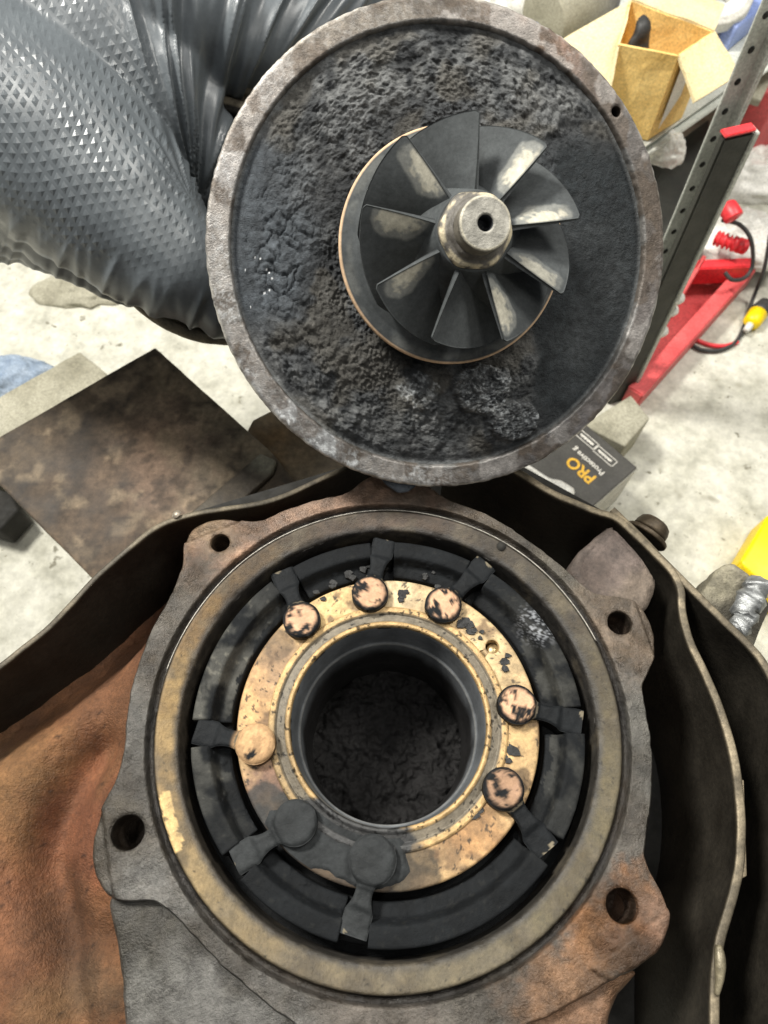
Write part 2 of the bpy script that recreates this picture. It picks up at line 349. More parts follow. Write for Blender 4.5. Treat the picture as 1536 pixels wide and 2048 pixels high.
def flange_col(P):
    c = blobs(P, L(104, 99, 92), [
        (430,1090,120,L(188, 150, 124),.95),(420,1050,60,L(204,174,140),.8),(740,970,120,L(190,152,126),.95),(800,1000,160,L(150,122,102),.7),(560,1030,100,L(150,124,106),.8),(960,1040,120,L(112,102,90),.8),
        (390,1180,70,L(92,86,78),.8),(1250,1230,110,L(140,122,104),.75),(1300,1290,50,L(152,132,112),.7),(1120,1140,70,L(112,106,95),.8),(1285,1500,120,L(104,102,96),.8),(1250,1830,100,L(150,106,70),.95),(1300,1850,60,L(156,122,100),.9),(1200,1880,70,L(164,112,66),.8),(1150,1990,130,L(150,112,80),.8),(1270,1900,60,L(120,80,54),.5),
        (265,1500,130,L(98,96,92),.8),(215,1680,70,L(128,120,102),.7),(250,1700,70,L(102,98,92),.8),(400,1860,160,L(120,118,114),.9),(560,1990,120,L(122,120,116),.9),(760,2040,110,L(120,112,104),.8),(260,1660,40,L(80,76,72),.8)], 3)
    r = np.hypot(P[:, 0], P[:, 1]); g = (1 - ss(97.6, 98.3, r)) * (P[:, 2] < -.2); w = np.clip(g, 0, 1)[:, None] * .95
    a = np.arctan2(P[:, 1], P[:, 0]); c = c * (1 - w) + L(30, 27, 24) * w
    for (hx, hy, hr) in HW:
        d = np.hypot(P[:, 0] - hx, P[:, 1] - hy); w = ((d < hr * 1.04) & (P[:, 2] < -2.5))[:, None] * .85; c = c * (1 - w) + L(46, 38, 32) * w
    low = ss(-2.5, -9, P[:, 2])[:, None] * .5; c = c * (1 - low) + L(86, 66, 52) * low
    rough = .62 - .12 * fbm(P * .15, 3, 8); met = .35 * ss(.45, .7, fbm(P * .2, 4, 11))
    gr = ss(.48, .66, fbm(P * .05, 5, 91))[:, None] * .5; c = c * (1 - gr) + L(62, 57, 50) * gr
    oil = ss(.5, .62, fbm(P * .035 + 3, 5, 92))[:, None] * .5; c = c * (1 - oil) + L(58, 50, 40) * oil
    return np.c_[c * .66, rough - .18 - .1 * oil[:, 0], np.clip(met * 1.2 + .22, 0, .8)]
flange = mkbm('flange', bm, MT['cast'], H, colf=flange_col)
flange['label'] = 'lugged cast flange with drilled bolt holes, rusty at the lugs'

# lower casting step in front of the flange
lowp = [(212,1796),(228,1880),(240,1960),(246,2048),(252,2150),(420,2260),(780,2300),(1100,2220),(1222,2120),(1218,2045),(1240,1990),(1280,1945),(1180,1930),(760,2000),(420,1840),(330,1770),(255,1770)]
bm = prism([at(x, y, -5)[:2] for x, y in lowp], -70, -5.0, 3, 3); rough_up(bm, 3.2, 1.3, 9, 5)
def step_col(P):
    c = blobs(P, L(112, 110, 106), [(300,1900,120,L(104,102,96),.8),(420,1980,120,L(118,116,112),.8),(1200,1990,170,L(152,112,80),.9),(1120,2040,90,L(140,108,84),.8)], 21)
    oil = ss(.46, .6, fbm(P * .04 + 3, 5, 92))[:, None] * .55; c = c * (1 - oil) + L(60, 54, 44) * oil
    return np.c_[c * .6, .40 - .1 * fbm(P * .2, 3, 5), .2 + .45 * ss(.45, .7, fbm(P * .2, 4, 12))]
mkbm('volute_step', bm, MT['cast'], H, colf=step_col)

# seating ring (tan) and recess
prof = dens([(95.2, -2.8), (95.0, -1.6), (94.6, -1.1), (93.9, -1.0), (87.2, -2.6), (86.2, -3.0), (85.7, -3.9), (85.6, -8), (85.6, -26)], .7)
V, F = polar(prof, 720); rr = np.hypot(V[:, 0], V[:, 1]); an = np.arctan2(V[:, 1], V[:, 0])
chew = ss(.52, .75, fbm(np.c_[np.cos(an), np.sin(an), an * 0] * 22, 4, 6)) * (1 - ss(86, 88.4, rr)) * (V[:, 2] > -5); V[:, 2] -= chew * .8
V[:, 2] += (fbm(V * .25, 3, 7) - .5) * .35
def seat_col(P):
    a = np.degrees(np.arctan2(P[:, 1], P[:, 0])); r = np.hypot(P[:, 0], P[:, 1])
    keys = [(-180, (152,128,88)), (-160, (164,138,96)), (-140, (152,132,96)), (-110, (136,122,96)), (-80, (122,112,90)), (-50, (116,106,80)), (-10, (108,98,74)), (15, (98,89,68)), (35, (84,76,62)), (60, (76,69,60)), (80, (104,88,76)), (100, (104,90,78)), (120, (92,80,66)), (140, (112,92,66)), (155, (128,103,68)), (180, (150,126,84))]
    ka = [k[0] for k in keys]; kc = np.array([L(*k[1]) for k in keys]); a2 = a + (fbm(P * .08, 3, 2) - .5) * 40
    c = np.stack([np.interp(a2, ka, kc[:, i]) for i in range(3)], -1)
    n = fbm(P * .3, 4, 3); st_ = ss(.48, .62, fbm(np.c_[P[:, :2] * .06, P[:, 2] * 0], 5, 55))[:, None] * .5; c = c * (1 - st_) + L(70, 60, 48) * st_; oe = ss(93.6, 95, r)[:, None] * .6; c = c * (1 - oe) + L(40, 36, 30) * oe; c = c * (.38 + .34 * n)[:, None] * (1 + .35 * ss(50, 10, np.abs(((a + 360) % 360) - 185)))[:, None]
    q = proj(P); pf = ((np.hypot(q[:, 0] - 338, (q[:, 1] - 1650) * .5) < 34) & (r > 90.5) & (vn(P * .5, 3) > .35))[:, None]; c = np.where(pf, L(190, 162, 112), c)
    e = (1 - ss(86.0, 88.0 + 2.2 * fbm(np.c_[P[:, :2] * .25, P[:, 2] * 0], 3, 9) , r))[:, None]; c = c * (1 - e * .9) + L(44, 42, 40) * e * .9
    sp = ss(.80, .83, fbm(P * .7, 2, 15))[:, None]; c = c * (1 - sp * .7); gz = ss(.5, .68, fbm(P * np.array([.12, .12, .1]), 4, 16))[:, None] * .45; c = c * (1 - gz) + L(92, 84, 70) * gz
    return np.c_[c, .46 + .2 * n, .3 * (1 - e[:, 0])]
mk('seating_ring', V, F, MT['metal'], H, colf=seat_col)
sootc = L(24, 26, 28)
def dark_col(P, k=1., g=.0):
    n = fbm(P * .12, 4, 4); n2 = ss(.56, .72, fbm(P * .22, 4, 14)); c = sootc[None] * (.6 + .8 * n)[:, None] * k + (n2 * g)[:, None] * L(150, 146, 132)
    return np.c_[c, .75 - .15 * n2, np.zeros(len(P))]
V, F = polar(dens([(86, -25), (62, -25), (62, -26)], 2), 180); mk('recess_floor', V, F, MT['soot'], H, colf=lambda P: dark_col(P, .6))
# thin wire in the groove
V, F = tube([(95.5 * math.cos(a), 95.5 * math.sin(a), -1.6 + .25 * math.sin(9 * a)) for a in np.linspace(math.radians(20), math.radians(168), 220)], .33, 6)
mk('groove_lip', V, F, MT['metal'], H, colf=lambda P: np.c_[np.repeat(L(150, 146, 138)[None], len(P), 0) * (.5 + fbm(P * .2, 3, 3))[:, None], np.full(len(P), .4), np.full(len(P), .7)])
# locating pin hole in the groove
p = at(1002, 1094, -2); V, F = tube([p + (0, 0, 1.4), p + (0, 0, -3)], 2.1, 16); mk('locating_pin', V, F, MT['dark'], H)

# adjusting ring: continuous base and raised segments between the lever slots
V, F = polar(dens([(81.2, -25), (81.2, -17), (80.6, -16.4), (67, -16.4), (66.2, -17), (66.2, -26)], 2), 360)
mk('adjusting_ring', V, F, MT['soot'], H, colf=lambda P: dark_col(P, .8))
LEV = [((603,1238),(570,1158)),((740,1185),(765,1097)),((887,1208),(960,1138)),((1035,1408),(1142,1440)),((1008,1577),(1080,1680)),((510,1487),(412,1465)),((590,1645),(490,1710)),((745,1720),(712,1845))]
LV = []
for h, b in LEV:
    hp = at(*h, -3); bp = at(*b, -6.5); LV.append((hp, bp, math.atan2(bp[1], bp[0]), math.atan2(hp[1], hp[0])))
slots = sorted(l[2] for l in LV)
prof = [(81.7, -16.5), (81.7, -7.6), (81.5, -6.8), (80.9, -6.4), (75.2, -6.4), (74.2, -6.7), (73.5, -7.8), (72.0, -11.6), (71.2, -12.5), (67.2, -13.2), (66.4, -13.8), (66.2, -16.5)]
def seg_col(P):
    a = np.degrees(np.arctan2(P[:, 1], P[:, 0])) % 360; r = np.hypot(P[:, 0], P[:, 1])
    lf = np.clip(1 - np.abs(a - 172) / 48, 0, 1); rt = np.clip(1 - np.abs(((a + 180) % 360 - 180) - 5) / 50, 0, 1)
    n = fbm(P * .15, 4, 4); w = np.clip((lf * .7 + rt * .35) * ss(.35, .65, n), 0, .6) * (P[:, 2] > -13)
    c = sootc[None] * (.6 + .6 * n)[:, None]; c = c * (1 - w[:, None]) + L(92, 91, 85) * w[:, None]
    sp = ss(.66, .76, fbm(P * .5, 4, 21)) * (w * .5 + .03); c = c + sp[:, None] * L(120, 116, 104)
    q = proj(P); ch = (1 - ss(22, 60, np.hypot(q[:, 0] - 1080, q[:, 1] - 1245)))[:, None] * ss(.5, .7, fbm(P * 1.2, 2, 5))[:, None]; c = c + ch * L(120, 122, 126)
    return np.c_[c, .72 - .3 * w - .3 * ch[:, 0], np.zeros(len(P))]
for i in range(8):
    a0 = slots[i]; a1 = slots[(i + 1) % 8] + (2 * math.pi if i == 7 else 0); g = 5.5 / 79
    n = max(12, int((a1 - a0) * 90)); V, F = polar(dens(prof, .8), n, a0 + g, a1 - g); F = F.tolist(); m = len(V) // n
    F.append([k * n for k in range(m)]); F.append([k * n + n - 1 for k in range(m)][::-1])
    top = V[:, 2] > -14; a = np.arctan2(V[:, 1], V[:, 0])
    lump = (fbm(V * .22, 4, 30 + i) - .5) * 1.5 + (ss(.62, .8, fbm(V * .5, 3, 60)) * 1.0)
    V[:, 2] += np.where(top, lump * (.3 + .5 * ss(76, 72, np.hypot(V[:, 0], V[:, 1]))), 0)
    mk('ring_segment', V, F, MT['sootring'], H, colf=seg_col)

# nozzle plate (gold) with its shoulder and the bore
PB = [(520,1390,70,L(200,160,112)),(640,1215,60,L(206,176,124)),(800,1195,70,L(206,184,146)),(985,1290,90,L(208,182,138)),(1050,1480,60,L(196,164,116)),(930,1650,80,L(186,144,98)),(540,1570,60,L(112,84,72),.9),(560,1330,50,L(150,124,98),.8)]
BK = [(600,1690,120,L(32,33,34)),(740,1730,110,L(32,33,34)),(690,1690,110,L(32,33,34)),(830,1740,60,L(80,70,56),.85),(530,1620,55,L(58,57,55),.9),(1040,1560,30,L(70,54,36),.8),(560,1290,30,L(90,74,60),.6)]
def plate_col(P):
    c = blobs(P, L(192, 160, 116), PB, 40, edge=.6); q = proj(P)
    nn = fbm(P * .16, 5, 41); df = ss(.58, .70, nn)[:, None] * .75; c = c * (1 - df) + L(96, 74, 56) * df
    lo = ss(1590, 1760, q[:, 1])[:, None] * ss(.42, .6, fbm(P * .13, 4, 43))[:, None] * .7; c = c * (1 - lo) + L(84, 66, 52) * lo
    sp = ss(.70, .72, fbm(P * .6, 3, 44))[:, None]; c = c * (1 - sp * .85) + L(44, 42, 40) * sp * .85
    for i, b in enumerate(BK):
        d = np.hypot(q[:, 0] - b[0], q[:, 1] - b[1]) / b[2] + (fbm(P * .12 + i, 4, 50) - .5) * 1.0
        w = (1 - ss(.85, 1.05, d))[:, None] * (b[4] if len(b) > 4 else .97); c = c * (1 - w) + b[3] * w
    sm = ss(.46, .66, fbm(P * .07 + 5, 4, 48))[:, None] * .4; c = c * (1 - sm) + L(112, 92, 70) * sm; c = c * .9
    dk = c.sum(1) < .22
    return np.c_[c, np.where(dk, .78, .58 + .15 * nn), np.where(dk, 0, .12)]
prof = dens([(63.2, -26), (63.2, -9.2), (62.8, -8.5), (62.2, -8.2), (50.2, -8.0), (49.8, -7.7)], .6); V, F = polar(prof, 640)
V[:, 2] += (fbm(V * .3, 3, 33) - .5) * .25
bm = bmesh.new(); vs = [bm.verts.new(v) for v in V]
for f in F: bm.faces.new([vs[i] for i in f])
sp_ = at(985, 1293, -8); drill(bm, sp_[0], sp_[1], 3.2, 6, -9)
plate = mkbm('nozzle_plate', bm, MT['metal'], H, colf=plate_col); plate['label'] = 'gold coloured nozzle plate, blackened with soot at the lower left'
V, F = polar([(2.9, -1), (2.9, .2), (2.5, .6), (.1, .9)], 20); V = V * (1, 1, 1) + (sp_[0] + .8, sp_[1] - .6, -12); mk('screw', V, F, MT['copper'], H)
prof = dens([(50.1, -8.3), (50.0, -7.4), (49.3, -6.9), (47.6, -6.9), (47.0, -7.4), (46.4, -8.2), (43.4, -7.2), (42.6, -6.4), (42.0, -6.1), (41.3, -6.3), (40.9, -7.0), (40.8, -9.0)], .35); V, F = polar(prof, 640)
V[:, 2] += (fbm(V * .5, 3, 36) - .5) * .2
def sleeve_col(P):
    r = np.hypot(P[:, 0], P[:, 1]); q = proj(P); n = fbm(P * .35, 4, 61); gold = L(184, 154, 108); gr = L(112, 104, 90)
    w = np.maximum(ss(46.9, 47.8, r), 1 - ss(42.7, 43.3, r))[:, None]; c = gr * (1 - w) + gold * w; c = c * (.75 + .5 * n)[:, None]
    dl = (ss(640, 560, q[:, 0]) * ss(1380, 1480, q[:, 1]))[:, None] * .55; c = c * (1 - dl) + L(84, 76, 62) * dl
    d = np.hypot((q[:, 0] - 690) / 170, (q[:, 1] - 1690) / 110) + (fbm(P * .15, 3, 62) - .5) * .6; k = (1 - ss(.8, 1.05, d))[:, None]; c = c * (1 - k) + L(56, 56, 56) * k
    sp = ss(.66, .68, fbm(P * .6, 3, 66))[:, None]; c = c * (1 - sp * .8)
    return np.c_[c, .46 + .2 * n, .3 * w[:, 0] * (1 - k[:, 0]) + .05]
mk('bore_sleeve', V, F, MT['metal'], H, colf=sleeve_col)
prof = dens([(40.9, -8.0), (40.6, -10), (40.2, -20), (39.6, -27), (38.9, -27.6), (38.6, -28.4), (38.4, -38), (38.2, -50), (37.9, -56), (37.4, -59), (37.2, -64), (37, -110)], .9); V, F = polar(prof, 300)
def bore_col(P):
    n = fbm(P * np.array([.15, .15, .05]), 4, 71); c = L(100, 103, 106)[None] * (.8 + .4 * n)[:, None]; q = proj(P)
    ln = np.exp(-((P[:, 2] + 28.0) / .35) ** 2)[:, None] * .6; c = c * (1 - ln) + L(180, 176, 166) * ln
    bl = ss(-26, -46, P[:, 2] + (n - .5) * 14)[:, None]; c = c * (1 - bl) + L(30, 29, 29) * bl  # deep wall blackened: soot plus the bore's shadow put into the colour
    ba_ = np.degrees(np.arctan2(P[:, 1], P[:, 0])); cs = (ss(42, 12, np.abs(ba_ + 122)) * ss(-26, -19, P[:, 2] + (n - .5) * 8) * ss(-9.5, -11, P[:, 2]))[:, None]; c = c * (1 - cs * .8) + L(150, 146, 136) * cs * .8  # lower left crescent: lit part of the wall painted pale
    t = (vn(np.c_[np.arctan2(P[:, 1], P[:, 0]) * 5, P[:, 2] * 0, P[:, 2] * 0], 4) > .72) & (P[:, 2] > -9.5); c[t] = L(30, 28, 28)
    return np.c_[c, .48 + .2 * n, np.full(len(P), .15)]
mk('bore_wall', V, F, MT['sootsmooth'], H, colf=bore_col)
g = np.linspace(-39, 39, 130); X, Y = np.meshgrid(g, g); V = np.c_[X.ravel(), Y.ravel(), np.full(X.size, -74.)]
V[:, 2] += (fbm(V * .12, 5, 80) - .5) * 13 + (fbm(V * .3, 3, 81) - .5) * 2.5
mk('soot_bed', V, gridf(130, 130, False), MT['soot'], H, colf=lambda P: np.c_[L(25, 24, 24)[None] * (.5 + fbm(P * .2, 3, 3))[:, None], np.full(len(P), .6), np.zeros(len(P))])

# levers
def lever(idx, hp, bp, black, big=1.0):
    Lg = np.hypot(*(bp - hp)[:2]) + 4.8; dr = (bp - hp)[:2] / np.hypot(*(bp - hp)[:2]); Rh = 8.2 * big; ns, nt_ = 74, 17
    sv = np.r_[-Rh * np.cos(np.linspace(0, math.pi * .5, 18)), np.linspace(0, Lg, ns - 18)[1:]]
    sv = np.sort(np.unique(sv)); W = []; 
    for s in sv:
        wh = math.sqrt(max(0, Rh * Rh - s * s)) if s < Rh else 0
        t = (s - Rh * .75) / (Lg - 8.5 - Rh * .75); nk = 3.3 + 2.2 * (abs(np.clip(t, 0, 1) - .42) * 1.7) ** 2 if s > 3 else 0
        if s > Lg - 10.5: nk = max(nk, 3.4 + 1.9 * min(1, (s - (Lg - 10.5)) / 1.6))
        W.append(max(wh, nk, .05))
    W = np.array(W); W = np.convolve(np.r_[W[0], W, W[-1]], [.2, .6, .2], 'valid')
    tt = np.linspace(-1, 1, nt_); tt = np.sign(tt) * (1 - (1 - np.abs(tt)) ** 1.5)
    hz = -2.4; S = sv[:, None] + 0 * tt[None]; T = W[:, None] * tt[None]; rad = np.hypot(S, T)
    zt = np.where(sv < Rh * .8, hz, 0) ; t2 = ss(Rh * .75, Rh * 1.25, sv); t3 = ss(Lg - 11, Lg - 8, sv); zt = hz * (1 - t2) + (-5.2 * (1 - t3) - 6.6 * t3) * t2
    Z = zt[:, None] - .9 * np.abs(tt[None]) ** 7 - (.5 * ss(Rh - 1.2, Rh, rad)) * (S < Rh)
    V = np.stack([hp[0] + S * dr[0] - T * dr[1], hp[1] + S * dr[1] + T * dr[0], Z], -1)
    base = np.stack([V[..., 0], V[..., 1], np.where(S < Rh * 1.2, -8.4, -15.5)], -1)
    n = len(sv); Vt = V.reshape(-1, 3); Vt[:, 2] += (fbm(Vt * .4, 4, 90 + idx) - .5) * (1.1 if black else .8)
    F = gridf(n, nt_, False).tolist(); k = len(Vt); loop = [i * nt_ for i in range(n)] + [(n - 1) * nt_ + j for j in range(1, nt_)] + [i * nt_ + nt_ - 1 for i in range(n - 2, -1, -1)] + [j for j in range(nt_ - 2, 0, -1)]
    Vb = base.reshape(-1, 3)[loop]; m = len(loop)
    for i in range(m): F.append([loop[i], k + i, k + (i + 1) % m, loop[(i + 1) % m]])
    V = np.vstack([Vt, Vb])
    ux = lambda P: ((P[:, 0] - hp[0]) * dr[0] + (P[:, 1] - hp[1]) * dr[1], -(P[:, 0] - hp[0]) * dr[1] + (P[:, 1] - hp[1]) * dr[0])
    def col(P):
        s, t = ux(P); n4 = fbm(P * .28 + idx * 7, 5, 95); nf = fbm(P * 1.0, 3, 96)
        c = (L(46, 48, 49) if black else sootc)[None] * (.75 + .55 * n4)[:, None]
        if not black:
            r_ = np.hypot(s, t); w = (1 - ss(Rh - 2.2, Rh - .6, r_ + (n4 - .5) * 3)) * (P[:, 2] > -4.2) * ss(.36, .50, n4 + (nf - .5) * .35)
            cp = L(196, 158, 132) * (1 - (nf * .5)[:, None]) + L(206, 164, 118) * (nf * .5)[:, None]
            if idx == 4: w = w * .55
            if idx == 5: w = np.maximum(w, (1 - ss(Rh - .8, Rh + 3, r_)) * .75 * (np.hypot(s - 1, t - 4) > 2.6) * (P[:, 2] > -6)); cp = L(188, 152, 112)[None] * (.6 + .6 * nf)[:, None]
            c = c * (1 - w[:, None]) + cp * w[:, None]
            sd = (P[:, 2] < -4) & (r_ > Rh - 1.5) & (r_ < Rh + .6); c[sd] = L(96, 88, 74) * .8
        ch = (s > Lg - 9) & (ss(.60, .66, fbm(P * .3, 3, 97 + idx)) > .5) & (s > Lg - 1.6); c[ch] = L(112, 104, 88)
        return np.c_[c, np.full(len(P), .62), np.zeros(len(P))]
    o = mk('lever', V, F, MT['sootring'], H, colf=col)
    return o
for i, (hp, bp, _, _) in enumerate(LV):
    lever(i, hp, bp, i in (6, 7), 1.12 if i == 7 else (1.05 if i == 6 else 1.0))
rg2 = np.linspace(44.6, 62.6, 44); tg2 = np.radians(np.linspace(-158, -72, 190)); A2, B2 = np.meshgrid(rg2, tg2, indexing='ij')
V = np.stack([A2 * np.cos(B2), A2 * np.sin(B2), np.full(A2.shape, -8.)], -1).reshape(-1, 3); qq = proj(V)
e_ = np.minimum(np.hypot((qq[:, 0] - 610) / 95, (qq[:, 1] - 1668) / 75), np.minimum(np.hypot((qq[:, 0] - 735) / 100, (qq[:, 1] - 1715) / 70), np.hypot((qq[:, 0] - 670) / 90, (qq[:, 1] - 1690) / 62))) + (fbm(V * .12, 4, 203) - .5) * .5
mk_ = 1 - ss(.75, 1.0, e_); V[:, 2] += -.9 + mk_ * (1.3 + 1.2 * fbm(V * .1, 3, 204) + (fbm(V * .5, 3, 205) - .5) * .9)
mk('soot_crust', V, gridf(44, 190, False), MT['sootring'], H, colf=lambda P: np.c_[L(50, 52, 53)[None] * (.6 + .6 * fbm(P * .2, 3, 6))[:, None], np.full(len(P), .8), np.zeros(len(P))])
# soot flakes lying on the plate
vf = []
for (x, y, s, k) in [(805,1190,2.4,3),(815,1180,1.6,2),(930,1250,3.2,4),(945,1262,2.2,2),(1010,1330,2.6,2),(1022,1310,2.0,1),(870,1180,1.8,2),(965,1270,1.6,2),(640,1190,1.8,2),(1028,1500,2.6,3),(1015,1520,2.2,2),(940,1630,2.4,3),(960,1615,1.8,2),(690,1270,1.2,1),(560,1350,1.3,2),(670,1165,2.0,3),(700,1150,2.2,3),(730,1140,2.4,3),(768,1130,2.6,4),(690,1130,1.5,2),(850,1150,1.6,3),(870,1140,1.2,2)]:
    for _ in range(k):
        zb = -7.9 if y > 1160 else -12; p = at(x + random.uniform(-9, 9), y + random.uniform(-8, 8), zb); m = random.randint(5, 7); a0 = random.random() * 6
        pts = [(p[0] + s * random.uniform(.5, 1.1) * math.cos(a0 + q * 6.283 / m), p[1] + s * random.uniform(.4, .9) * math.sin(a0 + q * 6.283 / m), zb + random.uniform(.2, 1.0)) for q in range(m)]
        lo = [(q[0], q[1], zb - .6) for q in pts]
        vf.append((np.array(pts + lo), [list(range(m))] + [[q, (q + 1) % m, m + (q + 1) % m, m + q] for q in range(m)]))
V, F = join(*vf); mk('soot_flakes', V, F, MT['soot'], H, smooth=False, kind='stuff', colf=lambda P: np.c_[np.repeat(L(62, 62, 62)[None], len(P), 0), np.full(len(P), .7), np.zeros(len(P))])

# rust coloured volute casting at the left
gx = np.linspace(-330, -30, 220); gy_ = np.linspace(-260, 130, 280); X, Y = np.meshgrid(gx, gy_, indexing='ij'); P2 = np.c_[X.ravel(), Y.ravel()]
aa = np.arctan2(P2[:, 1], P2[:, 0]); d = np.hypot(P2[:, 0], P2[:, 1]) - Rout(aa)
q = np.c_[P2, np.zeros(len(P2))]
vall = np.array([at(x, y, -40)[:2] for x, y in ((215,1500),(165,1560),(125,1640),(105,1720),(118,1800),(140,1870),(150,1960),(170,2060),(190,2200))]); vp = cr(vall, 8)
dv = np.min(np.hypot(P2[:, None, 0] - vp[None, :, 0], P2[:, None, 1] - vp[None, :, 1]), 1)
side = np.clip((d - 6) / 60, 0, 3)
z = -25 - 10 * np.clip(d / 22, 0, 1) - 14 * np.exp(-(dv / 9.) ** 2) + 8 * ss(18, 60, d) - 26 * ss(70, 150, d) - 10 * ss(-20, 60, P2[:, 1]) * ss(6, 26, d) 
lb_ = np.array([at(x_, y_, -8)[:2] for x_, y_ in ((-400,1590),(-160,1440),(0,1331),(100,1250),(188,1158),(247,1106),(317,1052),(386,1028),(534,1002),(700,934))])
db = np.interp(P2[:, 0], lb_[:, 0], lb_[:, 1]) - P2[:, 1]; z -= 34 * ss(52, 4, db) * ss(4, 16, d)
z += (fbm(q * .012, 2, 5) - .5) * 14 + (fbm(q * .12, 4, 6) - .5) * 1.4 - ss(.62, .8, fbm(q * .25, 2, 9)) * .9
V = np.c_[P2, z]; keep = (d > -3) & (d < 175) & (P2[:, 1] < np.interp(P2[:, 0], lb_[:, 0], lb_[:, 1]) + 1.6)
F = gridf(220, 280, False); F = F[keep[F].all(1)]
def rust_col(P):
    c = blobs(P, L(146, 92, 62), [(300,1260,140,L(162,98,70),.9),(230,1400,120,L(148,94,66),.8),(40,1620,140,L(158,108,72),.9),(180,1650,110,L(150,84,60),.8),(20,1800,110,L(156,96,70),.8),(60,1950,120,L(158,100,72),.8),(170,1980,70,L(106,80,62),.8),(90,2030,60,L(146,104,74),.7),(130,1850,80,L(100,66,48),.55)], 70, edge=.7)
    pit = ss(.80, .84, fbm(P * .35, 2, 77))[:, None]; c = c * (1 - .7 * pit); c = c * (.45 + .6 * fbm(P * .03, 5, 78))[:, None] * np.array([.92, 1.08, 1.0]); dkp = ss(.5, .66, fbm(P * .018 + 4, 4, 79))[:, None] * .45; c = c * (1 - dkp) + L(62, 44, 32) * dkp
    return np.c_[c * .85, .48 + .2 * fbm(P * .1, 3, 3), np.zeros(len(P))]
mk('volute', V, F, MT['rust'], H, colf=rust_col)
# lower body of the casting
V, F = polar(dens([(100, -20), (108, -40), (112, -80), (104, -120), (80, -146), (78, -150), (20, -150)], 6), 120); V[:, 2] += (fbm(V * .05, 3, 3) - .5) * 4 * (V[:, 2] > -140)
mk('lower_body', V, F, MT['rust'], H, colf=lambda P: np.c_[L(96, 72, 56)[None] * (.6 + .8 * fbm(P * .05, 4, 3))[:, None], np.full(len(P), .8), np.zeros(len(P))])
# stub boss at the upper right
bp_ = [(1128,1142),(1160,1100),(1212,1052),(1232,1048),(1285,1105),(1316,1150),(1320,1170),(1296,1222),(1240,1235),(1165,1190)]
bm = prism([at(x, y, -6)[:2] for x, y in bp_], -75, [-4, -4, -6, -6, -7, -7, -7, -5, -4, -3], 5, 4); rough_up(bm, 3.2, 1.2, 7, 15)
mkbm('stub_boss', bm, MT['cast'], H, colf=lambda P: np.c_[blobs(P, L(92, 82, 75), [(1230,1120,70,L(104,92,86),.8),(1170,1160,50,L(70,60,54),.8),(1290,1190,50,L(112,100,88),.8)], 9), np.full(len(P), .72), np.zeros(len(P))])

# ================================================================== heat shield
S = thing('heat_shield', 'thin dark sheet metal heat shield wrapped around the turbine housing', 'heat shield', (0, 0, -150))
def band(path, hgt, thick, flare=0., seed=0, zt=-8., n=8, bead=0.):
    """vertical sheet following a pixel path at height zt; path may carry its own z"""
    w = cr([at(p[0], p[1], p[2] if len(p) > 2 else zt) for p in path], n); t = np.gradient(w, axis=0)[:, :2]; t /= np.linalg.norm(t, axis=1)[:, None] + 1e-9
    nrm = np.c_[-t[:, 1], t[:, 0]]; w[:, 2] += (fbm(w * .02, 3, seed) - .5) * 1.2
    h = np.r_[0, .35, 1.2, 3, 8, 16, 28, 42, 60, 80, 100]; h = np.r_[h[h < hgt], hgt]; rows = []
    prof = [(thick * .5, x) for x in h[::-1]]; prof[-1] = (thick * .22, 0); prof += [(-thick * .22, 0)] + [(-thick * .5, x) for x in h[1:]]
    V = []
    for (o_, x) in prof:
        o2 = o_ + flare * (x / hgt) + bead * math.exp(-(x / 3.5) ** 2) * (1 if o_ > 0 else -1) * .5
        jit = (fbm(np.c_[w[:, :2] * .04, np.full(len(w), x * .05)], 3, seed + 3) - .5) * 1.6
        V.append(np.c_[w[:, :2] + nrm * (o2 + jit)[:, None], w[:, 2] - x])
    m = len(w); return np.array(V).reshape(-1, 3), gridf(len(prof), m, False).tolist()
def shield_col(P, k=1., eb=.8):
    n = fbm(P * .05, 4, 31); c = L(46, 42, 35)[None] * (.55 + .9 * n)[:, None] * k
    e = ss(2.0, .2, -8 - P[:, 2] + 0.0)[:, None] * (0.35 + .65 * ss(.4, .6, fbm(P * .12, 4, 33)))[:, None]; e = np.clip(e, 0, 1) * eb
    c = c * (1 - e) + L(150, 138, 116) * e
    return np.c_[c, .5 + .2 * n, .35 + .3 * e[:, 0]]
LP = [(-160,1440,-8),(-60,1378,-8),(0,1331,-8),(42,1298,-8),(100,1250,-8),(188,1158,-8),(247,1106,-8),(317,1052,-8),(386,1028,-8),(445,1017,-8),(534,1002,-8),(618,968,-8),(693,934,-8),(780,905,-12)]
V, F = band(LP, 70, 1.8, 0, 1, bead=.8); o = mk('left_band', V, F, MT['shield'], S, colf=lambda P: shield_col(P, .9, .35))
RP = [(900,880,-12),(980,912,-8),(1042,946,-8),(1100,983,-8),(1180,1019,-8),(1232,1036,-8),(1272,1070,-8),(1312,1108,-8),(1345,1142,-8),(1362,1178,-8),(1366,1225,-8),(1381,1280,-8),(1410,1342,-8),(1440,1412,-8),(1464,1490,-8),(1478,1570,-8),(1484,1650,-8),(1479,1745,-8),(1456,1830,-8),(1440,1890,-8),(1432,1960,-8),(1430,2060,-8),(1440,2200,-8)]
V, F = band(RP, 85, 2.2, 0, 5, bead=1.2); mk('right_band', V, F, MT['shield'], S, colf=shield_col)
OP = [(1225,1018,-8),(1262,1052,-8),(1300,1090,-8),(1345,1135,-8),(1400,1192,-8),(1450,1243,-8),(1500,1292,-8),(1534,1335,-8),(1560,1400,-8),(1580,1520,-8),(1590,1700,-8),(1580,1900,-8),(1560,2150,-8)]
V, F = band(OP, 95, 2.2, 0, 9, bead=1.2); mk('outer_band', V, F, MT['shield'], S, colf=shield_col)
